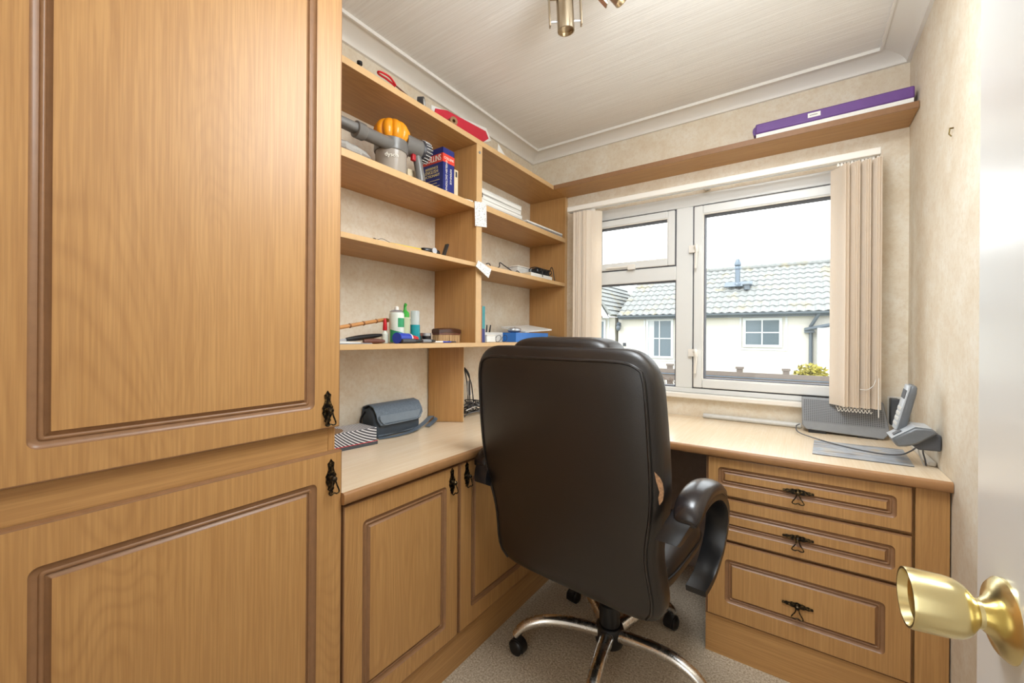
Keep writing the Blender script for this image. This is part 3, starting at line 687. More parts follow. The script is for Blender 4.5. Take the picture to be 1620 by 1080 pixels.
cv = MB().box(X0, X1, Y0, Y0 + .003, Z1S, ZB).box(X0, X1, Y1 - .003, Y1, Z1S, ZB).box(X1 - .003, X1, Y0, Y1, Z1S, ZB).build('cover', 'book_navy', bk, bevel=.001)
bx('pages', 'page_cream', bk, X0 + .003, X1 - .004, Y0 + .0035, Y1 - .0035, Z1S + .003, ZB - .004)
bx('red_band', 'book_red', cv, X0, X1 + .0006, Y0 - .0006, Y1 + .0002, ZB - .058, ZB - .024)
dY = (0, -1, 0)
text('COLLINS', .034, 'letter_white', cv, ((X0 + X1) / 2 + .016, Y0 - .0012, ZB - .041), (1, 0, 0), (0, 0, 1), dY, sx=.68)
for tx_, zz, sz in (('REFERENCE', .076, .014), ('ENGLISH', .091, .019), ('DICTIONARY', .107, .015)): text(tx_, sz, 'gold_text', cv, (X0 + .080, Y0 - .0006, ZB - zz), (1, 0, 0), (0, 0, 1), dY)
m = MB()
for k, (l0, l1) in enumerate(((.02, .125), (.02, .11), (.03, .125), (.03, .10))): m.box(X0 + l0, X0 + l1, Y0 - .0006, Y0, ZB - .128 - k * .012, ZB - .126 - k * .012)
m.build('print_lines', 'gold_text', cv)
text('COLLINS', .014, 'letter_white', cv, (X1 + .0012, (Y0 + Y1) / 2, ZB - .041), (0, 1, 0), (0, 0, 1), (1, 0, 0))
text('ENGLISH DICTIONARY', .0135, 'letter_white', cv, (X1 + .0006, Y0 + .020, ZB - .118), (0, 0, -1), (0, 1, 0), (1, 0, 0)); text('REFERENCE', .012, 'letter_white', cv, (X1 + .0006, Y0 + .045, ZB - .108), (0, 0, -1), (0, 1, 0), (1, 0, 0))
pb = thing('beige_paperback', (-1.24, 1.27, Z1S), 'slim beige paperback squeezed beside the navy dictionary', 'book')
bx('cover', 'page_cream', pb, -1.30, -1.176, 1.259, 1.282, Z1S, Z1S + .112, bevel=.001); bx('spine_print', 'ink', pb, -1.1762, -1.1755, 1.266, 1.276, Z1S + .082, Z1S + .104)
tag(slab([(-1.25, 1.30, Z1S + .001), (-1.172, 1.298, Z1S + .001), (-1.164, 1.365, Z1S + .004), (-1.25, 1.37, Z1S + .002)], .004).build('folded_paper', 'paper'), 'small folded white paper lying by the dictionary shelf divider', 'paper')
# right bay, upper shelf (z 1.728)
ZR = 1.728
for k in range(4):
    w_ = .19 + .004 * (k % 2); o_ = .003 * (k % 3)
    b_ = thing('ring_binder_pad', (-1.27, 1.6, ZR + k * .022), ('white pad at the very bottom of the paper stack', 'white pad second up in the paper stack', 'white pad third up in the paper stack', 'white pad topmost on the paper stack')[k] + ' behind the divider', 'pad', 'pads stacked in the right bay')
    bx('pages', 'page_stack', b_, -1.39 + o_, -1.195 - o_, 1.44 + o_, 1.805 - .006 * k, ZR + k * .0222 + .0005, ZR + k * .0222 + .0205); bx('cover', 'paper', b_, -1.392 + o_, -1.192 - o_, 1.438 + o_, 1.807 - .006 * k, ZR + k * .0222 + .0207, ZR + k * .0222 + .0218)
    if k == 2: bx('binding', 'ink', b_, -1.1955, -1.1885, 1.445, 1.462, ZR + k * .0222 + .001, ZR + k * .0222 + .021)
for k in range(3):
    tag(slab([(-1.38 + .01 * k, 1.83 + .01 * k, ZR + .0005 + k * .009), (-1.18, 1.84 - .01 * k, ZR + .0005 + k * .009), (-1.168, 2.19, ZR + .0005 + k * .009), (-1.37, 2.18, ZR + .0005 + k * .009)], .0075).build('envelope', ['page_stack', 'silver', 'paper'][k]), ('loose white papers lying under two envelopes in the upper corner bay', 'grey envelope between two white ones in the upper corner bay', 'white envelope on top of the papers in the upper corner bay')[k], 'envelope', 'papers in the upper corner bay')

# middle shelf (z 1.460)
Z2 = 1.460
m = MB().tube(bez([(-1.19, .884, Z2 + .004), (-1.2, .92, Z2 + .018), (-1.2, .945, Z2 + .014), (-1.2, .985, Z2 + .003)], 6), .0009, 5); m.ellip((-1.19, .882, Z2 + .006), (.005, .008, .006)); tag(m.build('earphone', 'black_plastic'), 'single black earphone with thin wire on the middle shelf', 'earphone')
m = MB().cyl((-1.185, .945, Z2 + .0045), (-1.172, 1.075, Z2 + .0045), .004, n=6); tag(m.build('pencil', 'yellow'), 'yellow pencil lying on the middle shelf edge', 'pencil')
wt = thing('wristwatch', (-1.2, 1.15, Z2), 'black wristwatch lying on the middle shelf', 'watch')
MB().tube([(-1.20 + .022 * math.cos(a), 1.15 + .045 * math.sin(a), Z2 + .011) for a in [2 * math.pi * k / 28 for k in range(28)]], .0095, 8, closed=True, flat=.35).build('strap', 'black_plastic', wt, smooth=60); MB().cyl((-1.176, 1.145, Z2 + .012), (-1.170, 1.145, Z2 + .012), .012, n=20).build('dial', 'silver', wt)
m = slab([(-1.205, 1.222, Z2), (-1.185, 1.218, Z2), (-1.180, 1.236, Z2 + .055), (-1.20, 1.24, Z2 + .055)], .007); tag(m.build('comb_case', 'black_plastic'), 'black case leaning upright by the shelf divider', 'case')
# right bay, middle shelf (z 1.461)
Z2R = 1.461
m = MB().tube(bez([(-1.165, 1.46, Z2R + .006), (-1.18, 1.50, Z2R + .015), (-1.2, 1.55, Z2R + .003), (-1.19, 1.59, Z2R + .012), (-1.20, 1.61, Z2R + .038), (-1.21, 1.66, Z2R + .032), (-1.19, 1.72, Z2R + .004), (-1.2, 1.76, Z2R + .018), (-1.2, 1.80, Z2R + .006), (-1.21, 1.86, Z2R + .004)], 8), .0024, 6); tag(m.build('black_cable', 'cable_black'), 'black cable snaking along the middle shelf of the right bay', 'cable')
pk = thing('white_carton', (-1.24, 1.99, Z2R), 'flat white carton under the black adapter in the corner bay', 'box')
bx('body', 'paper', pk, -1.32, -1.185, 1.87, 2.10, Z2R + .0005, Z2R + .026, bevel=.001); bx('lid_flap', 'page_cream', pk, -1.32, -1.185, 1.868, 1.870, Z2R + .002, Z2R + .025)
pk = thing('pale_device', (-1.3, 1.99, Z2R + .026), 'slim pale plastic device lying behind the black adapter', 'device')
bx('body', 'pale_plastic', pk, -1.335, -1.262, 1.86, 2.06, Z2R + .0265, Z2R + .062, bevel=.006); bx('lid', 'plastic_white', pk, -1.337, -1.26, 1.858, 2.062, Z2R + .0625, Z2R + .068, bevel=.002)
ad = thing('power_adapter', (-1.22, 2.0, Z2R + .026), 'black power adapter wound with cable on the white carton', 'adapter')
MB().ellip((-1.222, 2.03, Z2R + .047), (.030, .070, .020), .5, .5).build('body', 'black_plastic', ad)
for k in range(5): MB().tube([(-1.222 + .034 * math.cos(a), 1.965 + .033 * k + .007 * math.sin(a * 2), Z2R + .048 + .0195 * math.sin(a)) for a in [2 * math.pi * j / 22 for j in range(22)]], .0026, 6, closed=True).build('cable_turn', 'cable_black', ad)
MB().tube(bez([(-1.20, 2.09, Z2R + .05), (-1.20, 2.115, Z2R + .085), (-1.20, 2.135, Z2R + .075), (-1.195, 2.14, Z2R + .03), (-1.19, 2.145, Z2R + .003)], 6), .0024, 6).build('lead', 'cable_black', ad); MB().tube(bez([(-1.19, 1.98, Z2R + .045), (-1.178, 1.975, Z2R + .04), (-1.176, 1.978, Z2R + .012)], 5), .0022, 6).build('lead', 'cable_black', ad)

# ------------------------------------------------------------------ lower long shelf (z 1.112)
Z3 = 1.112
bs = thing('bamboo_back_scratcher', (-1.33, .85, Z3), 'jointed bamboo back scratcher leaning along the lower shelf', 'scratcher')
A, B = Vector((-1.27, .70, Z3 + .035)), Vector((-1.29, 1.0, Z3 + .088))
MB().tube([A + (B - A) * (i / 8) for i in range(9)], .0068, 10).build('stick', 'bamboo', bs)
for k in range(5): q = A + (B - A) * (.12 + .19 * k); dd = (B - A).normalized(); MB().lathe([(.0068, -.004), (.0082, -.0015), (.0086, 0), (.0080, .002), (.0068, .004)], 14, q, dd).build('joint', 'bamboo_dark', bs)
MB().ellip((-1.29, 1.008, Z3 + .086), (.012, .018, .009)).build('claw', 'bamboo', bs)
def knife(a, b, w, h, hm, label, cat, blade=None):
    t_ = thing('pocket_knife' if blade is None else 'letter_opener', a, label, cat); a = Vector(a); b = Vector(b); n_ = 9; P = [a + (b - a) * (i / (n_ - 1)) for i in range(n_)]
    MB().tube(P, [w * max(.25, math.sin(math.pi * (.12 + .8 * i / (n_ - 1)))) ** .5 for i in range(n_)], 10, flat=h / w).build('grip', hm, t_, smooth=60)
    if blade: slab([tuple(a + Vector((0, 0, .004))), tuple(a + Vector((.004, 0, -.004))), tuple(Vector(blade) + Vector((0, 0, -.002))), tuple(Vector(blade))], .0015).build('blade', 'silver', t_)
    return t_
knife((-1.27, .83, Z3 + .014), (-1.27, .975, Z3 + .030), .010, .010, 'black_plastic', 'black handled letter opener lying across papers on the lower shelf', 'letter opener', (-1.26, .74, Z3 + .008))
knife((-1.185, .838, Z3 + .009), (-1.185, .922, Z3 + .009), .009, .009, 'knife_brown', 'brown handled pocket knife at the front of the lower shelf', 'knife')
for k in range(3): tag(slab([(-1.30 + .02 * k, .64, Z3 + .0005 + .003 * k), (-1.163 - .006 * k, .65, Z3 + .0005 + .003 * k), (-1.168 - .004 * k, .86 - .04 * k, Z3 + .0005 + .003 * k), (-1.30 + .02 * k, .88 - .04 * k, Z3 + .0005 + .003 * k)], .0025).build('loose_sheet', ['silver', 'paper', 'pale_plastic'][k]), ('grey sheet lowest of the papers at the cupboard end of the lower shelf', 'white sheet in the middle of the papers at the cupboard end', 'pale card on top of the papers at the cupboard end')[k], 'paper', 'papers at the cupboard end of the lower shelf')
gb = thing('glue_bottle', (-1.27, 1.0, Z3), 'small white glue bottle with tall red cap', 'bottle')
MB().lathe([(0, 0), (.012, 0), (.0125, .004), (.0125, .035), (.006, .044), (.005, .050), (0, .050)], 18, (-1.27, .990, Z3)).build('body', 'can_white', gb); MB().lathe([(.0075, .048), (.0085, .050), (.0065, .082), (.004, .092), (0, .092)], 16, (-1.27, .990, Z3)).build('cap', 'red_plastic', gb)
sc2 = thing('spray_can', (-1.255, 1.03, Z3), 'white and green spray can with nozzle on the lower shelf', 'can')
SX, SY = -1.243, 1.022
cb = MB().lathe([(0, 0), (.026, 0), (.0275, .003), (.0275, .108), (.024, .116), (.016, .120), (0, .120)], 32, (SX, SY, Z3)).build('body', 'can_white', sc2, smooth=40)
MB().lathe([(.0245, .114), (.0255, .118), (.018, .124), (0, .124)], 28, (SX, SY, Z3)).build('shoulder', 'silver', sc2, smooth=40); MB().lathe([(.008, .122), (.008, .134), (.005, .138), (0, .138)], 16, (SX, SY, Z3)).build('nozzle', 'plastic_white', sc2)
def wrap(mb, cx, cy, r, a0, a1, z0, z1, n=8, z0b=None, z1b=None):
    rings = []
    for i in range(n + 1):
        a = R(a0 + (a1 - a0) * i / n); u = i / n; b0 = z0 if z0b is None else z0 + (z0b - z0) * u; b1 = z1 if z1b is None else z1 + (z1b - z1) * u
        rings.append([(cx + r * math.cos(a), cy + r * math.sin(a), b0), (cx + r * math.cos(a), cy + r * math.sin(a), b1)])
    mb.add([p_ for q in rings for p_ in q], [(2 * i, 2 * i + 2, 2 * i + 3, 2 * i + 1) for i in range(n)]); return mb
m = MB(); wrap(m, SX, SY, .0279, -95, 40, Z3 + .004, Z3 + .052, 10, Z3 + .004, Z3 + .036); wrap(m, SX, SY, .0279, -30, 40, Z3 + .060, Z3 + .094, 6); m.build('printed_label', 'green_print', cb)
pm = thing('pump_bottle', (-1.27, 1.085, Z3), 'clear bottle with bright green pump top', 'bottle')
MB().lathe([(0, 0), (.020, 0), (.021, .003), (.018, .05), (.021, .095), (.014, .103), (0, .103)], 24, (-1.27, 1.085, Z3)).build('body', 'bottle_clear', pm, smooth=40); MB().lathe([(.016, .100), (.017, .104), (.016, .118), (.008, .126), (.0055, .13), (.0055, .148), (0, .15)], 22, (-1.27, 1.085, Z3)).build('pump', 'green_cap', pm, smooth=40)
MB().tube(bez([(-1.27, 1.085, Z3 + .146), (-1.262, 1.079, Z3 + .151), (-1.25, 1.072, Z3 + .147)], 4), .005, 8).build('spout', 'green_cap', pm)
tb = thing('teal_bottle', (-1.265, 1.13, Z3), 'turquoise bottle with clear tall cap beside the pump bottle', 'bottle')
MB().lathe([(0, 0), (.019, 0), (.020, .003), (.019, .072), (0, .072)], 26, (-1.262, 1.130, Z3)).build('body', 'teal_liquid', tb, smooth=40); MB().lathe([(.0175, .072), (.0170, .126), (.0155, .128), (0, .128)], 26, (-1.262, 1.130, Z3)).build('cap', 'cap_clear', tb, smooth=40)
gs = thing('glue_stick', (-1.19, 1.03, Z3), 'fat blue and red glue stick lying on the lower shelf', 'glue stick')
MB().cyl((-1.188, .978, Z3 + .020), (-1.205, 1.045, Z3 + .0185), .020, .0185, n=28).build('barrel', 'blue_plastic', gs, smooth=40); MB().cyl((-1.205, 1.045, Z3 + .0185), (-1.207, 1.053, Z3 + .018), .0182, n=24).build('collar', 'plastic_white', gs); MB().cyl((-1.207, 1.053, Z3 + .018), (-1.215, 1.095, Z3 + .0155), .0155, .011, n=24).build('cap', 'red_plastic', gs)
def pen(a, b, r, c1, c2, label, cat, nm='pen'):
    t_ = thing(nm, a, label, cat, 'pens on the lower shelf'); a = Vector(a); b = Vector(b); q = a + (b - a) * .62
    MB().cyl(a, q, r, n=12).build('barrel', c1, t_); MB().cyl(q, b, r, r * .45, n=12).build('tip', c2, t_)
pen((-1.168, .984, Z3 + .009), (-1.166, 1.078, Z3 + .009), .0085, 'dark_grey', 'black_plastic', 'thick charcoal marker in front of the blue glue stick', 'marker', 'marker_pen')
pen((-1.172, 1.085, Z3 + .008), (-1.170, 1.15, Z3 + .008), .0075, 'grey_plastic', 'black_plastic', 'short grey marker next to the charcoal one', 'marker', 'marker_pen')
pen((-1.178, 1.12, Z3 + .0045), (-1.165, 1.235, Z3 + .0045), .0042, 'plastic_white', 'blue_plastic', 'thin white pen lying beside the yellow pen', 'pen')
pen((-1.195, 1.16, Z3 + .0045), (-1.17, 1.27, Z3 + .0045), .0042, 'yellow', 'ink', 'thin yellow pen pointing at the wooden brush', 'pen')
for k, (y, mt, lb) in enumerate(((1.165, 'knife_brown', 'small brown lidded tin behind the pens'), (1.212, 'silver', 'small silver lidded tin next to the brush'))):
    t_ = thing('small_tin', (-1.29, y, Z3), lb, 'tin', 'small tins on the lower shelf'); MB().lathe([(0, 0), (.020, 0), (.020, .030), (0, .030)], 22, (-1.285, y, Z3)).build('body', 'black_plastic', t_); MB().lathe([(.021, .028), (.021, .040), (0, .041)], 22, (-1.285, y, Z3)).build('lid', mt, t_)
br = thing('wooden_brush', (-1.24, 1.31, Z3), 'dark wooden clothes brush with pale bristles by the divider', 'brush')
bk_ = MB().loft([[(-1.255 + .022 * x, 1.235 + .135 * u, Z3 + .040 + .004 * math.sin(math.pi * u) + z) for x, z in ((-1, 0), (1, 0), (1, .014), (.6, .019), (-.6, .019), (-1, .014))] for u in [i / 12 for i in range(13)]]).build('back', 'brush_wood', br)
m = MB()
for i in range(22):
    for j in range(6): x_, y_ = -1.273 + .0072 * j, 1.240 + .0059 * i; m.cyl((x_, y_, Z3 + .042), (x_ + random.uniform(-.001, .001), y_ + random.uniform(-.001, .001), Z3 + .0005), .0028, n=4)
bb_ = m.build('bristles', 'bristle', br); bb_['kind'] = 'stuff'
bx('bristle_base', 'knife_brown', br, -1.276, -1.234, 1.237, 1.367, Z3 + .034, Z3 + .041)
# right bay, lower shelf
tag(bx('brown_book', 'brown_book', None, -1.33, -1.163, 1.4185, 1.432, Z3, Z3 + .165, bevel=.001), 'thin brown book upright against the divider', 'book'); t_ = thing('teal_book', (-1.25, 1.44, Z3), 'teal and navy book upright beside the thin brown one', 'book')
bx('cover', 'teal_book', t_, -1.33, -1.165, 1.4335, 1.455, Z3 + .062, Z3 + .163, bevel=.001); bx('lower_cover', 'book_navy', t_, -1.33, -1.165, 1.4335, 1.455, Z3, Z3 + .0615, bevel=.001)
t_ = thing('white_box', (-1.2, 1.5, Z3), 'small white box at the foot of the teal book', 'box'); bx('body', 'paper', t_, -1.235, -1.165, 1.47, 1.535, Z3 + .0005, Z3 + .030, bevel=.003); bx('lid', 'plastic_white', t_, -1.236, -1.164, 1.469, 1.536, Z3 + .0305, Z3 + .036, bevel=.002)
gz = thing('spectacles', (-1.2, 1.62, Z3), 'wire spectacles lying folded in the right bay', 'spectacles')
for y in (1.575, 1.625): MB().tube([(-1.18 + .004 * math.sin(a), y + .021 * math.cos(a), Z3 + .018 + .016 * math.sin(a)) for a in [2 * math.pi * k / 20 for k in range(20)]], .0013, 5, closed=True).build('rim', 'cable_black', gz)
MB().tube(bez([(-1.18, 1.555, Z3 + .025), (-1.23, 1.60, Z3 + .02), (-1.25, 1.66, Z3 + .01)], 5), .0014, 5).build('temple', 'cable_black', gz)
def tray(nm, x0, x1, y0, y1, z0, z1, mt, label):
    t_ = thing(nm, ((x0 + x1) / 2, (y0 + y1) / 2, z0), label, 'tray'); bx('base', mt, t_, x0, x1, y0, y1, z0, z0 + .003)
    for d_ in ((x0, x0 + .002, y0, y1), (x1 - .002, x1, y0, y1), (x0 + .002, x1 - .002, y0, y0 + .002), (x0 + .002, x1 - .002, y1 - .002, y1)): bx('side', mt, t_, *d_, z0 + .003, z1)
    return t_
tray('pale_tray', -1.36, -1.245, 1.55, 1.70, Z3 + .0005, Z3 + .048, 'pale_plastic', 'pale plastic tray of odds and ends on the lower corner shelf')
tray('blue_tray', -1.30, -1.17, 1.71, 2.03, Z3 + .0005, Z3 + .048, 'blue_tray', 'bright blue plastic tray on the lower corner shelf')
for k, (y, mt) in enumerate(((1.585, 'black_plastic'), (1.61, 'dark_grey'), (1.635, 'black_plastic'))): tag(MB().tube([(-1.29, y, Z3 + .0045), (-1.285, y + .006, Z3 + .05), (-1.28, y + .004 * k, Z3 + .085)], [.004, .004, .003], 8).build('plug_pin_tool', mt), ('black stub tool standing in the pale tray, nearest the divider', 'charcoal stub tool standing mid pale tray', 'black stub tool standing in the pale tray, nearest the window')[k], 'tool')
t_ = thing('computer_mouse', (-1.22, 1.78, Z3 + .05), 'silver computer mouse resting across the blue tray', 'mouse'); MB().ellip((-1.235, 1.79, Z3 + .062), (.028, .042, .0138), .7, .8).build('shell', 'silver', t_); MB().ellip((-1.235, 1.79, Z3 + .0725), (.004, .008, .005)).build('wheel', 'black_plastic', t_)
tag(slab([(-1.36, 1.84, Z3 + .075), (-1.20, 1.84, Z3 + .05), (-1.18, 2.09, Z3 + .064), (-1.35, 2.10, Z3 + .09)], .008).build('document_wallet', 'paper'), 'white document wallet slanting across the blue tray', 'wallet')
tag(slab([(-1.33, 2.045, Z3 + .001), (-1.165, 2.04, Z3 + .001), (-1.165, 2.19, Z3 + .001), (-1.33, 2.195, Z3 + .02)], .024).build('clear_wallet', 'sheet_clear'), 'clear plastic wallet at the window end of the lower shelf', 'wallet')

# notes stuck on the divider edge
def note(pts, label):
    t_ = slab(pts, .0008).build('paper_note', 'note_print'); return tag(t_, label, 'note')
XN = XS + .0042
note([(XN, 1.362, 1.722), (XN, 1.443, 1.735), (XN, 1.447, 1.627), (XN, 1.368, 1.617)], 'long handwritten paper note pinned to the upper divider edge')
note([(XN + .004, 1.386, 1.470), (XN + .004, 1.478, 1.444), (XN + .02, 1.438, 1.398), (XN + .02, 1.350, 1.438)], 'tilted small paper note hanging from the lower divider edge')

# ------------------------------------------------------------------ worktop things, left
tb_ = thing('tissue_box', (-1.33, .9, ZT), 'black and white striped tissue box on the worktop by the cupboard', 'tissue box')
P4 = [(-1.395, .70), (-1.292, .70), (-1.262, .950), (-1.372, .957)]
m = MB(); m.loft([[(x, y, ZT) for x, y in P4], [(x, y, ZT + .062) for x, y in P4]]); m.build('carton', 'tissue_print', tb_, bevel=.001)
m = MB(); n_ = Vector((.993, -.117, 0)); e = [Vector((-1.292, .70, 0)) + n_ * .0008, Vector((-1.262, .955, 0)) + n_ * .0008]
for z0, z1, mt in ((.0005, .012, 'dark_grey'), (.0125, .0145, 'red_plastic')): MB().loft([[(p_.x, p_.y, ZT + z0), (p_.x, p_.y, ZT + z1), (p_.x - .001, p_.y, ZT + z1), (p_.x - .001, p_.y, ZT + z0)] for p_ in e]).build('printed_band', mt, tb_)
MB().lathe([(0, 0), (.052, 0), (.052, .0008), (0, .0008)], 30, (-1.333, .80, ZT + .0622)).build('tear_opening', 'roll_brown', tb_)
cb_ = thing('shoulder_bag', (-1.36, 1.1, ZT), 'slate grey flap bag with strap lying on the worktop', 'bag')
def bagsec(y, k=1):  # section in x,z
    return [(-1.402, ZT + .001), (-1.325, ZT + .001), (-1.318, ZT + .03), (-1.322, ZT + .085), (-1.336, ZT + .112), (-1.362, ZT + .120), (-1.396, ZT + .110), (-1.404, ZT + .06)]
ang_ = R(0)
rings = []
for u, k in ((0, .9), (.03, .98), (.1, 1), (.5, 1.03), (.9, 1), (.97, .98), (1, .9)):
    y = .985 + .225 * u; rings.append([(-1.362 + (x + 1.362) * k, y, ZT + .001 + (z - ZT - .001) * k) for x, z in bagsec(y)])
body = MB().loft(rings).build('body', 'bag_dark', cb_, smooth=60, bevel=.004)
rings = []
prof = [(-1.404, .085), (-1.400, .118), (-1.364, .129), (-1.332, .121), (-1.313, .094), (-1.308, .050)]
for u in [i / 14 for i in range(15)]:
    y = .988 + .228 * u; cut = .034 * max(0, 1 - min(u, 1 - u) / .16) ** 2; pr = [(x, max(z, .042 + cut) if i == 5 else z) for i, (x, z) in enumerate(prof)]
    outer = [(x, y, ZT + z) for x, z in pr]; inner = [(x + (.003 if i < 2 else -.003 if i > 2 else 0), y, ZT + z - .003) for i, (x, z) in enumerate(pr)]
    rings.append(outer + inner[::-1])
fl = MB().loft(rings).build('flap', 'bag_cloth', cb_, smooth=50)
MB().tube([(-1.3062 + (0 if .1 < i / 20 < .9 else 0), .994 + .216 * i / 20, ZT + .052 + .034 * max(0, 1 - min(i / 20, 1 - i / 20) / .16) ** 2) for i in range(21)], .0022, 6).build('piping', 'bag_sheen', fl)
m = slab([(-1.3115, 1.00, ZT + .088), (-1.3078, 1.01, ZT + .058), (-1.3078, 1.205, ZT + .056), (-1.3115, 1.205, ZT + .088)], .002).build('flap_panel', 'bag_sheen', fl)
m = MB().box(-1.332, -1.322, 1.0, 1.205, ZT + .004, ZT + .036).build('front_pocket', 'bag_cloth', body, bevel=.006)
def ribbon(P, w, th=.0018, up_=(0, 0, 1)):
    P = [Vector(p) for p in P]; rings = []
    for i, p_ in enumerate(P):
        T = (P[min(i + 1, len(P) - 1)] - P[max(i - 1, 0)]).normalized(); S = T.cross(Vector(up_)).normalized(); N = S.cross(T)
        rings.append([tuple(p_ + S * a * w / 2 + N * b * th / 2) for a, b in ((-1, -1), (1, -1), (1, 1), (-1, 1))])
    return MB().loft(rings)
ribbon(bez([(-1.315, 1.0, ZT + .003), (-1.295, 1.07, ZT + .004), (-1.30, 1.16, ZT + .008), (-1.325, 1.24, ZT + .022), (-1.36, 1.31, ZT + .032), (-1.375, 1.335, ZT + .030), (-1.365, 1.345, ZT + .018), (-1.35, 1.32, ZT + .012), (-1.315, 1.25, ZT + .005)], 7), .022).build('strap', 'bag_cloth', cb_, smooth=50)
MB().tube(bez([(-1.38, .985, ZT + .10), (-1.378, .965, ZT + .075), (-1.37, .962, ZT + .05), (-1.36, .978, ZT + .03)], 6), .004, 6).build('strap_loop', 'black_plastic', cb_)
MB().tube(bez([(-1.37, 1.213, ZT + .10), (-1.36, 1.224, ZT + .085), (-1.36, 1.216, ZT + .055)], 6), .005, 6).build('strap_loop', 'black_plastic', cb_)
cl = thing('cable_bundle', (-1.35, 1.56, ZT), 'tangle of black and white cables heaped behind the chair on the worktop', 'cables')
r_ = random.Random(5)
for k in range(7):
    P = [(-1.36 + r_.uniform(-.03, .05), 1.53 + r_.uniform(-.03, .13), ZT + .005 + r_.uniform(0, .07)) for _ in range(7)]
    MB().tube(bez(P, 7), .003, 6).build('cable', ('cable_black', 'cable_grey', 'pale_plastic')[k % 3], cl)
for dx_ in (0, .012): MB().tube(bez([(-1.37 + dx_, 1.58, ZT + .02), (-1.365 + dx_, 1.57, ZT + .12), (-1.37 + dx_, 1.56 + dx_, ZT + .20), (-1.38, 1.56, ZT + .235), (-1.37, 1.60, ZT + .16), (-1.36, 1.61, ZT + .05)], 7), .003, 6).build('cable', 'cable_black', cl)
MB().tube([(-1.362, 1.578, ZT + .10), (-1.365, 1.573, ZT + .17)], .011, 10).build('cable_ties', 'silver', cl)

# ------------------------------------------------------------------ desk things, right
ro_ = thing('router', (.14, 2.13, ZT), 'wide grey perforated broadband router under the blind', 'router')
fr = [(.008, .0005), (.03, -.006), (.27, -.002), (.296, .004)]
m = MB(); yb = 2.125
poly = [(.022, ZT + .012), (.268, ZT + .004), (.288, ZT + .028), (.272, ZT + .142), (.006, ZT + .142), (.008, ZT + .03)]
m.loft([[(x, 2.14 + (z - ZT) * .3, z) for x, z in poly], [(x, 2.178 + (z - ZT) * .3, z) for x, z in poly]]); m.build('case', 'grey_plastic', ro_, bevel=.004)
poly2 = [(.016, ZT + .046), (.276, ZT + .046), (.266, ZT + .134), (.013, ZT + .134)]
slab([(x, 2.14 + (z - ZT) * .3 - .0012, z) for x, z in poly2], -.0012).build('grille', 'router_grille', ro_)
text('router', .010, 'dark_grey', ro_, (.13, yb - .0062, ZT + .028), (1, 0, 0), (0, 0, 1), (0, -1, 0)) if False else None
for x in (.06, .22): bx('foot', 'black_plastic', ro_, x - .03, x + .03, 2.145, 2.185, ZT, ZT + .010)
pl = thing('plug_adapter', (.305, 2.19, .84), 'dark plug adapter plugged in behind the router by the corner', 'adapter')
bx('body', 'dark_grey', pl, .294, .320, 2.192, 2.232, .80, .905, bevel=.004); bx('body_block', 'dark_grey', pl, .322, .340, 2.18, 2.232, .81, .903, bevel=.004); bx('socket_plate', 'plastic_white', pl, .29, .345, 2.2325, 2.2345, .79, .91)
tag(bx('black_clip', 'black_plastic', None, .058, .10, YW - .06, YW - .036, .838, .852, bevel=.002), 'small black clip on the sill above the router', 'clip')
tag(MB().loft([[(x, 2.2155 + .0115 * math.cos(a), ZT + .0005 + .0115 + .0115 * math.sin(a)) for a in [2 * math.pi * j / 14 for j in range(14)]] for x in (-.39, .004)]).build('cable_conduit', 'pale_plastic'), 'white plastic cable conduit along the back of the desk', 'conduit')
tag(MB().box(XR - .02, XR - .002, 1.80, 2.17, ZT + .0005, ZT + .014).build('wall_trunking', 'plastic_white', bevel=.003), 'white trunking along the wall at the end of the desk', 'trunking')
mt = thing('mouse_mat', (.17, 1.87, ZT), 'thin picture mouse mat lying at the front of the desk', 'mouse mat')
mq = [(.036, 1.748), (.291, 1.757), (.301, 2.0), (.046, 1.978)]
MB().prism(mq, ZT + .0003, ZT + .0025).build('rubber_base', 'dark_grey', mt); MB().prism(mq, ZT + .0026, ZT + .0032).build('picture', 'mat_picture', mt)
# phone base bracketed to the wall with handset
ph = thing('telephone_cradle', (.29, 1.78, .80), 'grey and silver telephone cradle bracketed to the bare wall above the desk', 'phone base')
Fm = frame_m((.348, 1.80, .800), (-1, 0, 0), (0, 0, 1), (0, -1, 0))  # local x out of wall, y up, z towards the room
m = MB(); m.M = Fm; m.prism([(0, .004), (.0, .052), (.028, .060), (.075, .022), (.05, .002)], -.022, .055); m.build('wall_bracket', 'dark_grey', ph, bevel=.004)
m = MB(); m.M = Fm; m.prism([(.010, .058), (.022, .072), (.060, .070), (.112, .030), (.100, .006), (.078, .010), (.055, .020)], -.035, .068); cr = m.build('cradle', 'phone_grey', ph, bevel=.006)
m = MB(); m.M = Fm; m.prism([(.022, .0725), (.058, .0735), (.113, .0312), (.1125, .0295), (.059, .0712), (.022, .0705)], -.030, .064); m.build('top_plate', 'phone_silver', ph, bevel=.001)
m = MB(); m.M = Fm @ Matrix.Translation((.096, .0458, .03)) @ Matrix.Rotation(R(-37.5), 4, 'Z')
m.box(-.012, .012, 0, .0015, -.012, .014); m.build('call_button', 'dark_grey', cr)
hs = thing('phone_handset', (.27, 1.79, .85), 'slim cordless handset standing tilted in the wall cradle', 'phone')
A, B = Vector((.262, 1.815, .846)), Vector((.292, 1.80, .995)); dv_ = (B - A).normalized(); nf = Vector((-.96, -.12, .2)); nf = (nf - dv_ * nf.dot(dv_)).normalized(); sd = dv_.cross(nf)
rings = []
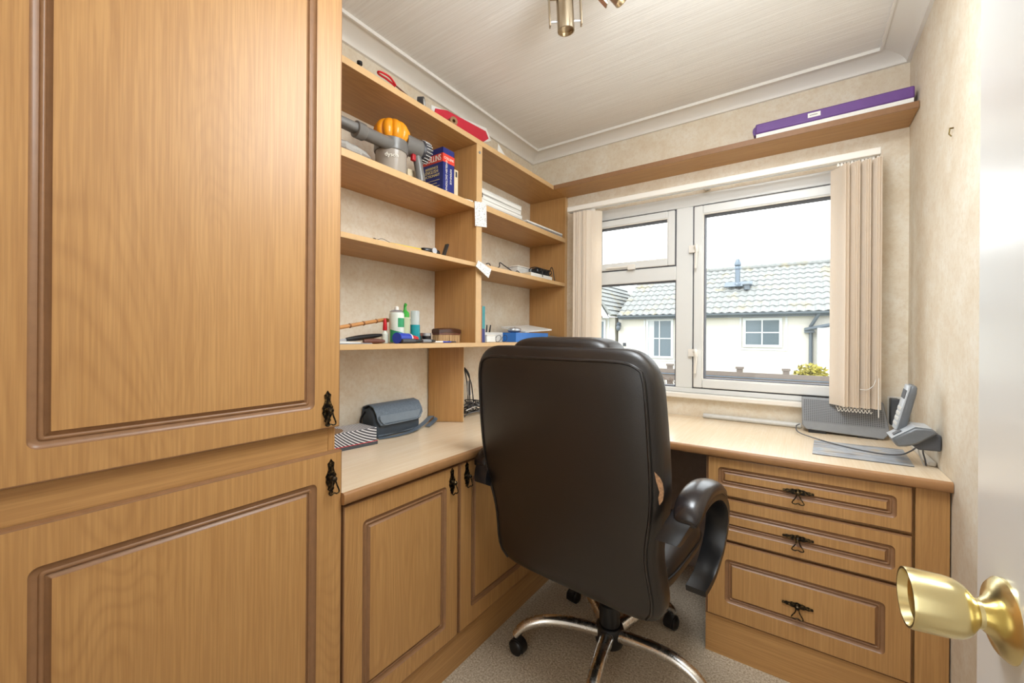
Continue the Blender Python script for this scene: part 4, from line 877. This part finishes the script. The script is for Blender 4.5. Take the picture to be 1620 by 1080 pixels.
for u, w_, t_ in ((0, .8, .7), (.03, .95, .9), (.15, 1, 1), (.5, .98, 1), (.85, 1, .95), (.97, .9, .75), (1, .7, .5)):
    c_ = A + (B - A) * u; rings.append([tuple(c_ + sd * x * w_ + nf * y * t_) for x, y in rrect(-.024, .024, -.012, .010, .008, 4)])
hb = MB().loft(rings).build('body', 'phone_grey', hs, smooth=40)
rings = []
for u, w_ in ((.02, .8), (.06, .95), (.5, .95), (.94, .95), (.985, .75)):
    c_ = A + (B - A) * u + nf * .0105; rings.append([tuple(c_ + sd * x * w_ * .9 + nf * y) for x, y in rrect(-.023, .023, -.003, .002, .002, 3)])
MB().loft(rings).build('face_plate', 'phone_silver', hs, smooth=40)
m = MB(); m.M = frame_m(A + (B - A) * .5 + nf * .013, sd, dv_, nf); m.box(-.015, .015, .03, .058, -.001, .0008); m.build('screen', 'ink', hs)
for i in range(4):
    for j in range(3): m = MB(); m.M = frame_m(A + (B - A) * .5 + nf * .013, sd, dv_, nf); m.box(-.016 + .0115 * j, -.007 + .0115 * j, -.060 + .017 * i, -.049 + .017 * i, -.001, .0012); m.build('key', 'pale_plastic', hs, bevel=.001)
tag(MB().tube(bez([(.0, 2.15, ZT + .03), (-.012, 2.125, ZT + .024), (-.004, 2.06, ZT + .012), (.05, 1.99, ZT + .008), (.14, 1.91, ZT + .0058), (.22, 1.87, ZT + .0058), (.272, 1.86, ZT + .012), (.295, 1.83, ZT + .035), (.305, 1.80, .803)], 9), .0024, 7).build('phone_cable', 'cable_grey'), 'thin grey cable looping from the router to the phone cradle', 'cable')
for k, (dx_, dy_) in enumerate(((0, 0), (-.008, .012))): tag(MB().tube(bez([(.318 + dx_, 1.80 + dy_, .806), (.318 + dx_, 1.802 + dy_, .785), (.322 + dx_, 1.80 + dy_ * .5, .765), (.323 + dx_ * .5, 1.79 + dy_ * .2, ZT + .002)], 6), .0022, 7).build('short_cable', 'cable_grey' if k == 0 else 'pale_plastic'), ('short grey lead dropping from the phone cradle to the desk', 'short white lead dropping from the phone cradle to the desk')[k], 'cable')

# ------------------------------------------------------------------ window shelf things
pu = thing('purple_box', (.08, 2.13, 2.002), 'long purple box with white underside on the shelf above the window', 'box')
bx('white_tray', 'paper', pu, -.162, .335, 2.070, 2.215, 2.0025, 2.022)
m = MB(); m.box(-.165, .338, 2.067, 2.218, 2.0225, 2.066); m.build('sleeve', 'purple', pu, bevel=.006)
for sx, x0 in ((-1, -.165), (1, .338)):
    m = MB(); m.loft([[(x0 + sx * (.001 + .022 * math.cos(a) * .5), y, 2.045 + .019 * math.sin(a)) for a in [R(-90 + 20 * k) for k in range(10)]] for y in (2.09, 2.20)]) if sx < 0 else None
    if sx < 0: m.build('end_flap', 'purple', pu)
m = MB().box(.02, .062, 2.0662, 2.0668, 2.038, 2.056).build('white_sticker', 'paper', pu); MB().box(.026, .052, 2.0656, 2.0661, 2.046, 2.048).build('sticker_print', 'ink', pu)

# ------------------------------------------------------------------ outside
struct(MB().box(-40, 40, YW + .5, 60, -.75, -.6).build('ground', 'gravel_pale'))
struct(MB().box(-8, 8, 8.6, 13.5, -.6, -.58).build('lawn', 'lawn_green'))
HD = 16.0
hs_ = thing('bungalow', (-1, HD, -.6), 'cream rendered bungalow with pale tiled roof across the way', 'house')
bx('wall', 'render_cream', hs_, -5.98, 9, HD, HD + 6, -.6, 2.0)
# roof plane from eaves (y HD-.25, z 1.98) to ridge (y 19, z 3.92)
E0 = Vector((0, HD - .28, 1.98)); E1 = Vector((0, 19.0, 3.93)); sl = (E1 - E0); L = sl.length; sn = sl.normalized(); rn = Vector((0, -sn.z, sn.y))
m = MB(); m.loft([[(x, E0.y, E0.z - .06), (x, E1.y, E1.z - .06), (x, 22.3, 1.98)] for x in (-5.9, 9.2)]); rf = m.build('roof', 'roof_under', hs_)
tw, rows = .243, 9; rl_ = L / rows; X_first = -5.95
def tile_mesh():
    m = MB(); rings = []
    for v, lift in ((0, .038), (1.06, .006)):
        top = []; bot = []
        for i in range(9):
            u = i / 8; s_ = .022 * math.sin(2 * math.pi * u - .6) + (.010 if u > .9 else 0)
            p_ = Vector((u * tw * 1.02, 0, 0)) + sn * (v * rl_) + rn * (lift + s_); top.append(tuple(p_)); bot.append(tuple(p_ - rn * .03))
        rings.append(top + bot[::-1])
    return m.loft(rings)
t0 = None
for r_i in range(rows):
    for c_i in range(31):
        base = Vector((X_first + c_i * tw, E0.y, E0.z)) + sn * (r_i * rl_)
        if t0 is None:
            mb = tile_mesh(); mb.v = [tuple(Vector(v) + base) for v in mb.v]; t0 = mb.build('roof_tile', 'lichen_tile', rf, smooth=50); tb0 = base.copy()
        else: copy_to(t0, rf, base - tb0)
far = MB()
for r_i in range(rows):
    for c_i in range(31, 62):
        base = Vector((X_first + c_i * tw, E0.y, E0.z)) + sn * (r_i * rl_); q_ = tile_mesh(); far.add([tuple(Vector(v) + base) for v in q_.v], q_.f)
far.build('far_tiles', 'lichen_tile', rf, smooth=50)['kind'] = 'stuff'
MB().tube([(x, 19.0, 3.97) for x in (-5.9, -3, 1, 9)], .10, 10).build('ridge', 'lichen_tile', rf)
gt = MB(); gt.loft([[(x, HD - .30 + .065 * math.cos(a), 1.955 + .065 * math.sin(a)) for a in [R(180 + 18 * k) for k in range(11)]] + [(x, HD - .235, 1.975), (x, HD - .365, 1.975)] for x in (-5.9, 9)]); gt.build('gutter', 'gutter_grey', hs_)
bx('fascia', 'gutter_grey', hs_, -5.9, 9, HD - .22, HD - .18, 1.84, 2.0)
dp = MB().tube(bez([(.47, HD - .28, 1.93), (.44, HD - .25, 1.85), (.28, HD - .10, 1.55), (.27, HD - .07, 1.45), (.27, HD - .07, .6), (.27, HD - .07, -.6)], 5), .05, 12).build('downpipe', 'gutter_grey', hs_)
MB().tube([(.12, HD - .15, 1.42), (1.6, HD - .9, 1.74)], .055, 10).build('branch_gutter', 'gutter_grey', dp); MB().box(.10, .36, HD - .18, HD - .02, 1.32, 1.40).build('hopper', 'gutter_grey', dp)
bx('side_wing', 'ext_white', hs_, .42, 5, HD - .6, HD, -.6, 1.46)
def hwin(x0, x1, z0, z1, name='window', hs_=hs_):
    w = ring(x0, x1, z0, z1, .085, HD - .05, HD + .02).build(name, 'ext_white', hs_); ring(x0 - .10, x1 + .14, z0 - .1, z1 + .1, .06, HD - .02, HD + .02).build('surround', 'ext_white', w)
    xm, zm = (x0 + x1) / 2, (z0 + z1) / 2; a, b, c_, d_ = x0 + .085, x1 - .085, z0 + .085, z1 - .085
    for q in ((a, xm - .018, c_, zm - .018), (xm + .018, b, c_, zm - .018), (a, xm - .018, zm + .018, d_), (xm + .018, b, zm + .018, d_)): bx('pane', 'ext_glass', w, q[0], q[1], HD - .018, HD - .012, q[2], q[3])
    bx('glazing_bar', 'ext_white', w, xm - .018, xm + .018, HD - .04, HD - .006, c_, d_); bx('glazing_bar', 'ext_white', w, a, b, HD - .036, HD - .006, zm - .018, zm + .018); return w
hwin(-1.60, -.48, .84, 1.82); w2 = hwin(-4.86, -3.86, .36, 1.85); bx('curtain', 'curtain', w2, -4.77, -4.56, HD - .0285, HD - .021, .45, 1.76)
fl_ = MB().lathe([(.13, 0), (.12, .10), (.085, .14), (.085, .62), (.115, .63), (.115, .70), (.085, .74), (.12, .78), (.12, .84), (.06, 1.0), (0, 1.02)], 18, (-1.93, 17.45, 3.08)).build('flue', 'flue_metal', hs_, smooth=40)
MB().loft([[tuple(Vector((x, 17.25, 2.98)) + sn * v + rn * .06) for x, v in ((-2.35, 0), (-1.45, 0), (-1.45, .4), (-2.35, .4))], [tuple(Vector((x, 17.25, 2.98)) + sn * v + rn * .085) for x, v in ((-2.35, 0), (-1.45, 0), (-1.45, .4), (-2.35, .4))]]).build('flashing', 'flue_metal', fl_)
MB().lathe([(.10, 0), (.10, .16), (.15, .17), (.15, .21), (0, .25)], 16, (-1.60, 17.2, 2.90)).build('roof_vent', 'gutter_grey', hs_)
m = MB().box(-5.97, -5.87, HD - .13, HD, 1.55, 1.72).ellip((-5.92, HD - .16, 1.52), (.09, .09, .13)).lathe([(.10, .12), (.02, .24), (0, .25)], 12, (-5.92, HD - .16, 1.52)); m.build('wall_lantern', 'gutter_grey', hs_)
bx('air_vent', 'roof_under', hs_, -5.78, -5.66, HD - .03, HD, .79, .92)
# projecting gable wing
gw = thing('gable_wing', (-8, 15.6, -.6), 'red tile-hung gable with white bargeboard beside the cream bungalow', 'house')
m = MB(); m.loft([[(-6.30, y, 1.95), (-7.05, y, 3.12), (-7.8, y, 1.95)] for y in (15.62, 15.9)]); m.build('gable', 'red_tile', gw)
for k in range(5): bx('tile_course', 'red_tile', gw, -7.76 + .135 * k, -6.34 - .135 * k, 15.585 , 15.62, 1.96 + .2 * k, 2.145 + .2 * k)
m = MB().loft([[(-6.05, y, 1.90), (-6.28, y, 1.90), (-7.05, y, 3.13), (-7.82, y, 1.90), (-8.05, y, 1.90), (-7.05, y, 3.46)] for y in (15.45, 15.58)]); m.build('bargeboard', 'ext_white', gw)
m = MB().loft([[(-6.0, y, 1.96), (-7.05, y, 3.50), (-8.1, y, 1.96), (-8.15, y, 2.03), (-7.05, y, 3.60), (-5.95, y, 2.03)] for y in (15.44, 20)]); gr = m.build('roof_slope', 'lichen_tile', gw)
for k in range(8):
    a = Vector((-5.97, 0, 2.0)); b = Vector((-7.05, 0, 3.55)); q = a + (b - a) * (k / 8); q2 = a + (b - a) * ((k + 1.02) / 8); nn_ = Vector((.82, 0, .57))
    MB().loft([[tuple(p_ + Vector((0, y, 0)) + nn_ * o) for p_, o in ((q, .0), (q2, .0), (q2, .03), (q, .075))] for y in (15.42, 20)]).build('tile_course', 'lichen_tile', gr)
bx('wall', 'render_cream', gw, -8.0, -6.0, HD + .0, HD + 3.9, -.6, 1.95)
hwin(-7.6, -6.38, -.2, 1.86, 'french_window', gw)
gw.location.x -= .12
# garden fence with rails and posts
fe = thing('garden_fence', (-1, 8.2, -.6), 'low weathered timber rail fence in front of the bungalow', 'fence')
for x in (-4.2, -3.2, -2.05, -.87, -.19, .9, 2.0): MB().box(x - .045, x + .045, 8.2, 8.29, -.6, .60).box(x - .06, x + .06, 8.185, 8.305, .60, .635).build('post', 'fence_wood', fe)
for z0, z1 in ((.33, .45), (.468, .545), (.1, .25), (-.2, 0)): bx('rail', 'fence_wood', fe, -5, 3, 8.16, 8.198, z0, z1)
bx('capping', 'flue_metal', fe, -5, 3, 8.13, 8.21, .452, .466)
def shrub(nm, c, rad, mt, n, label, seed):
    r_ = random.Random(seed); t_ = thing(nm, (c[0], c[1], -.6), label, 'shrub'); m = MB()
    for i in range(n):
        d_ = Vector((r_.gauss(0, 1), r_.gauss(0, 1), abs(r_.gauss(0, 1)))).normalized() * (r_.uniform(.3, 1)); p_ = Vector(c) + Vector((d_.x * rad[0], d_.y * rad[1], d_.z * rad[2])); a = Vector((r_.gauss(0, 1), r_.gauss(0, 1), r_.gauss(0, 1))).normalized() * .05; b = a.orthogonal().normalized() * .022
        m.add([tuple(p_ - a), tuple(p_ + b), tuple(p_ + a), tuple(p_ - b)], [(0, 1, 2, 3)])
    o_ = m.build('foliage', mt, t_, smooth=0); o_['kind'] = 'stuff'; MB().tube([(c[0], c[1], -.6), (c[0] + .03, c[1], c[2])], .02, 6).build('stem', 'twig', t_)
shrub('golden_shrub', (.16, 9.0, .30), (.30, .25, .42), 'shrub', 900, 'yellow-green bushy shrub peeping over the timber fence', 4)
tw_ = thing('bare_twigs', (-1.95, 7.6, -.6), 'bare curling twigs in front of the fence at the left pane', 'shrub'); r_ = random.Random(9)
for k in range(9):
    x = -2.12 + .045 * k; MB().tube(bez([(x, 7.6, -.6), (x + .03, 7.6, 0), (x + r_.uniform(-.06, .06), 7.58, .28), (x + r_.uniform(-.09, .09), 7.6, .40 + r_.uniform(0, .05)), (x + r_.uniform(-.1, .1), 7.6, .34)], 5), .006, 5).build('twig', 'twig', tw_)
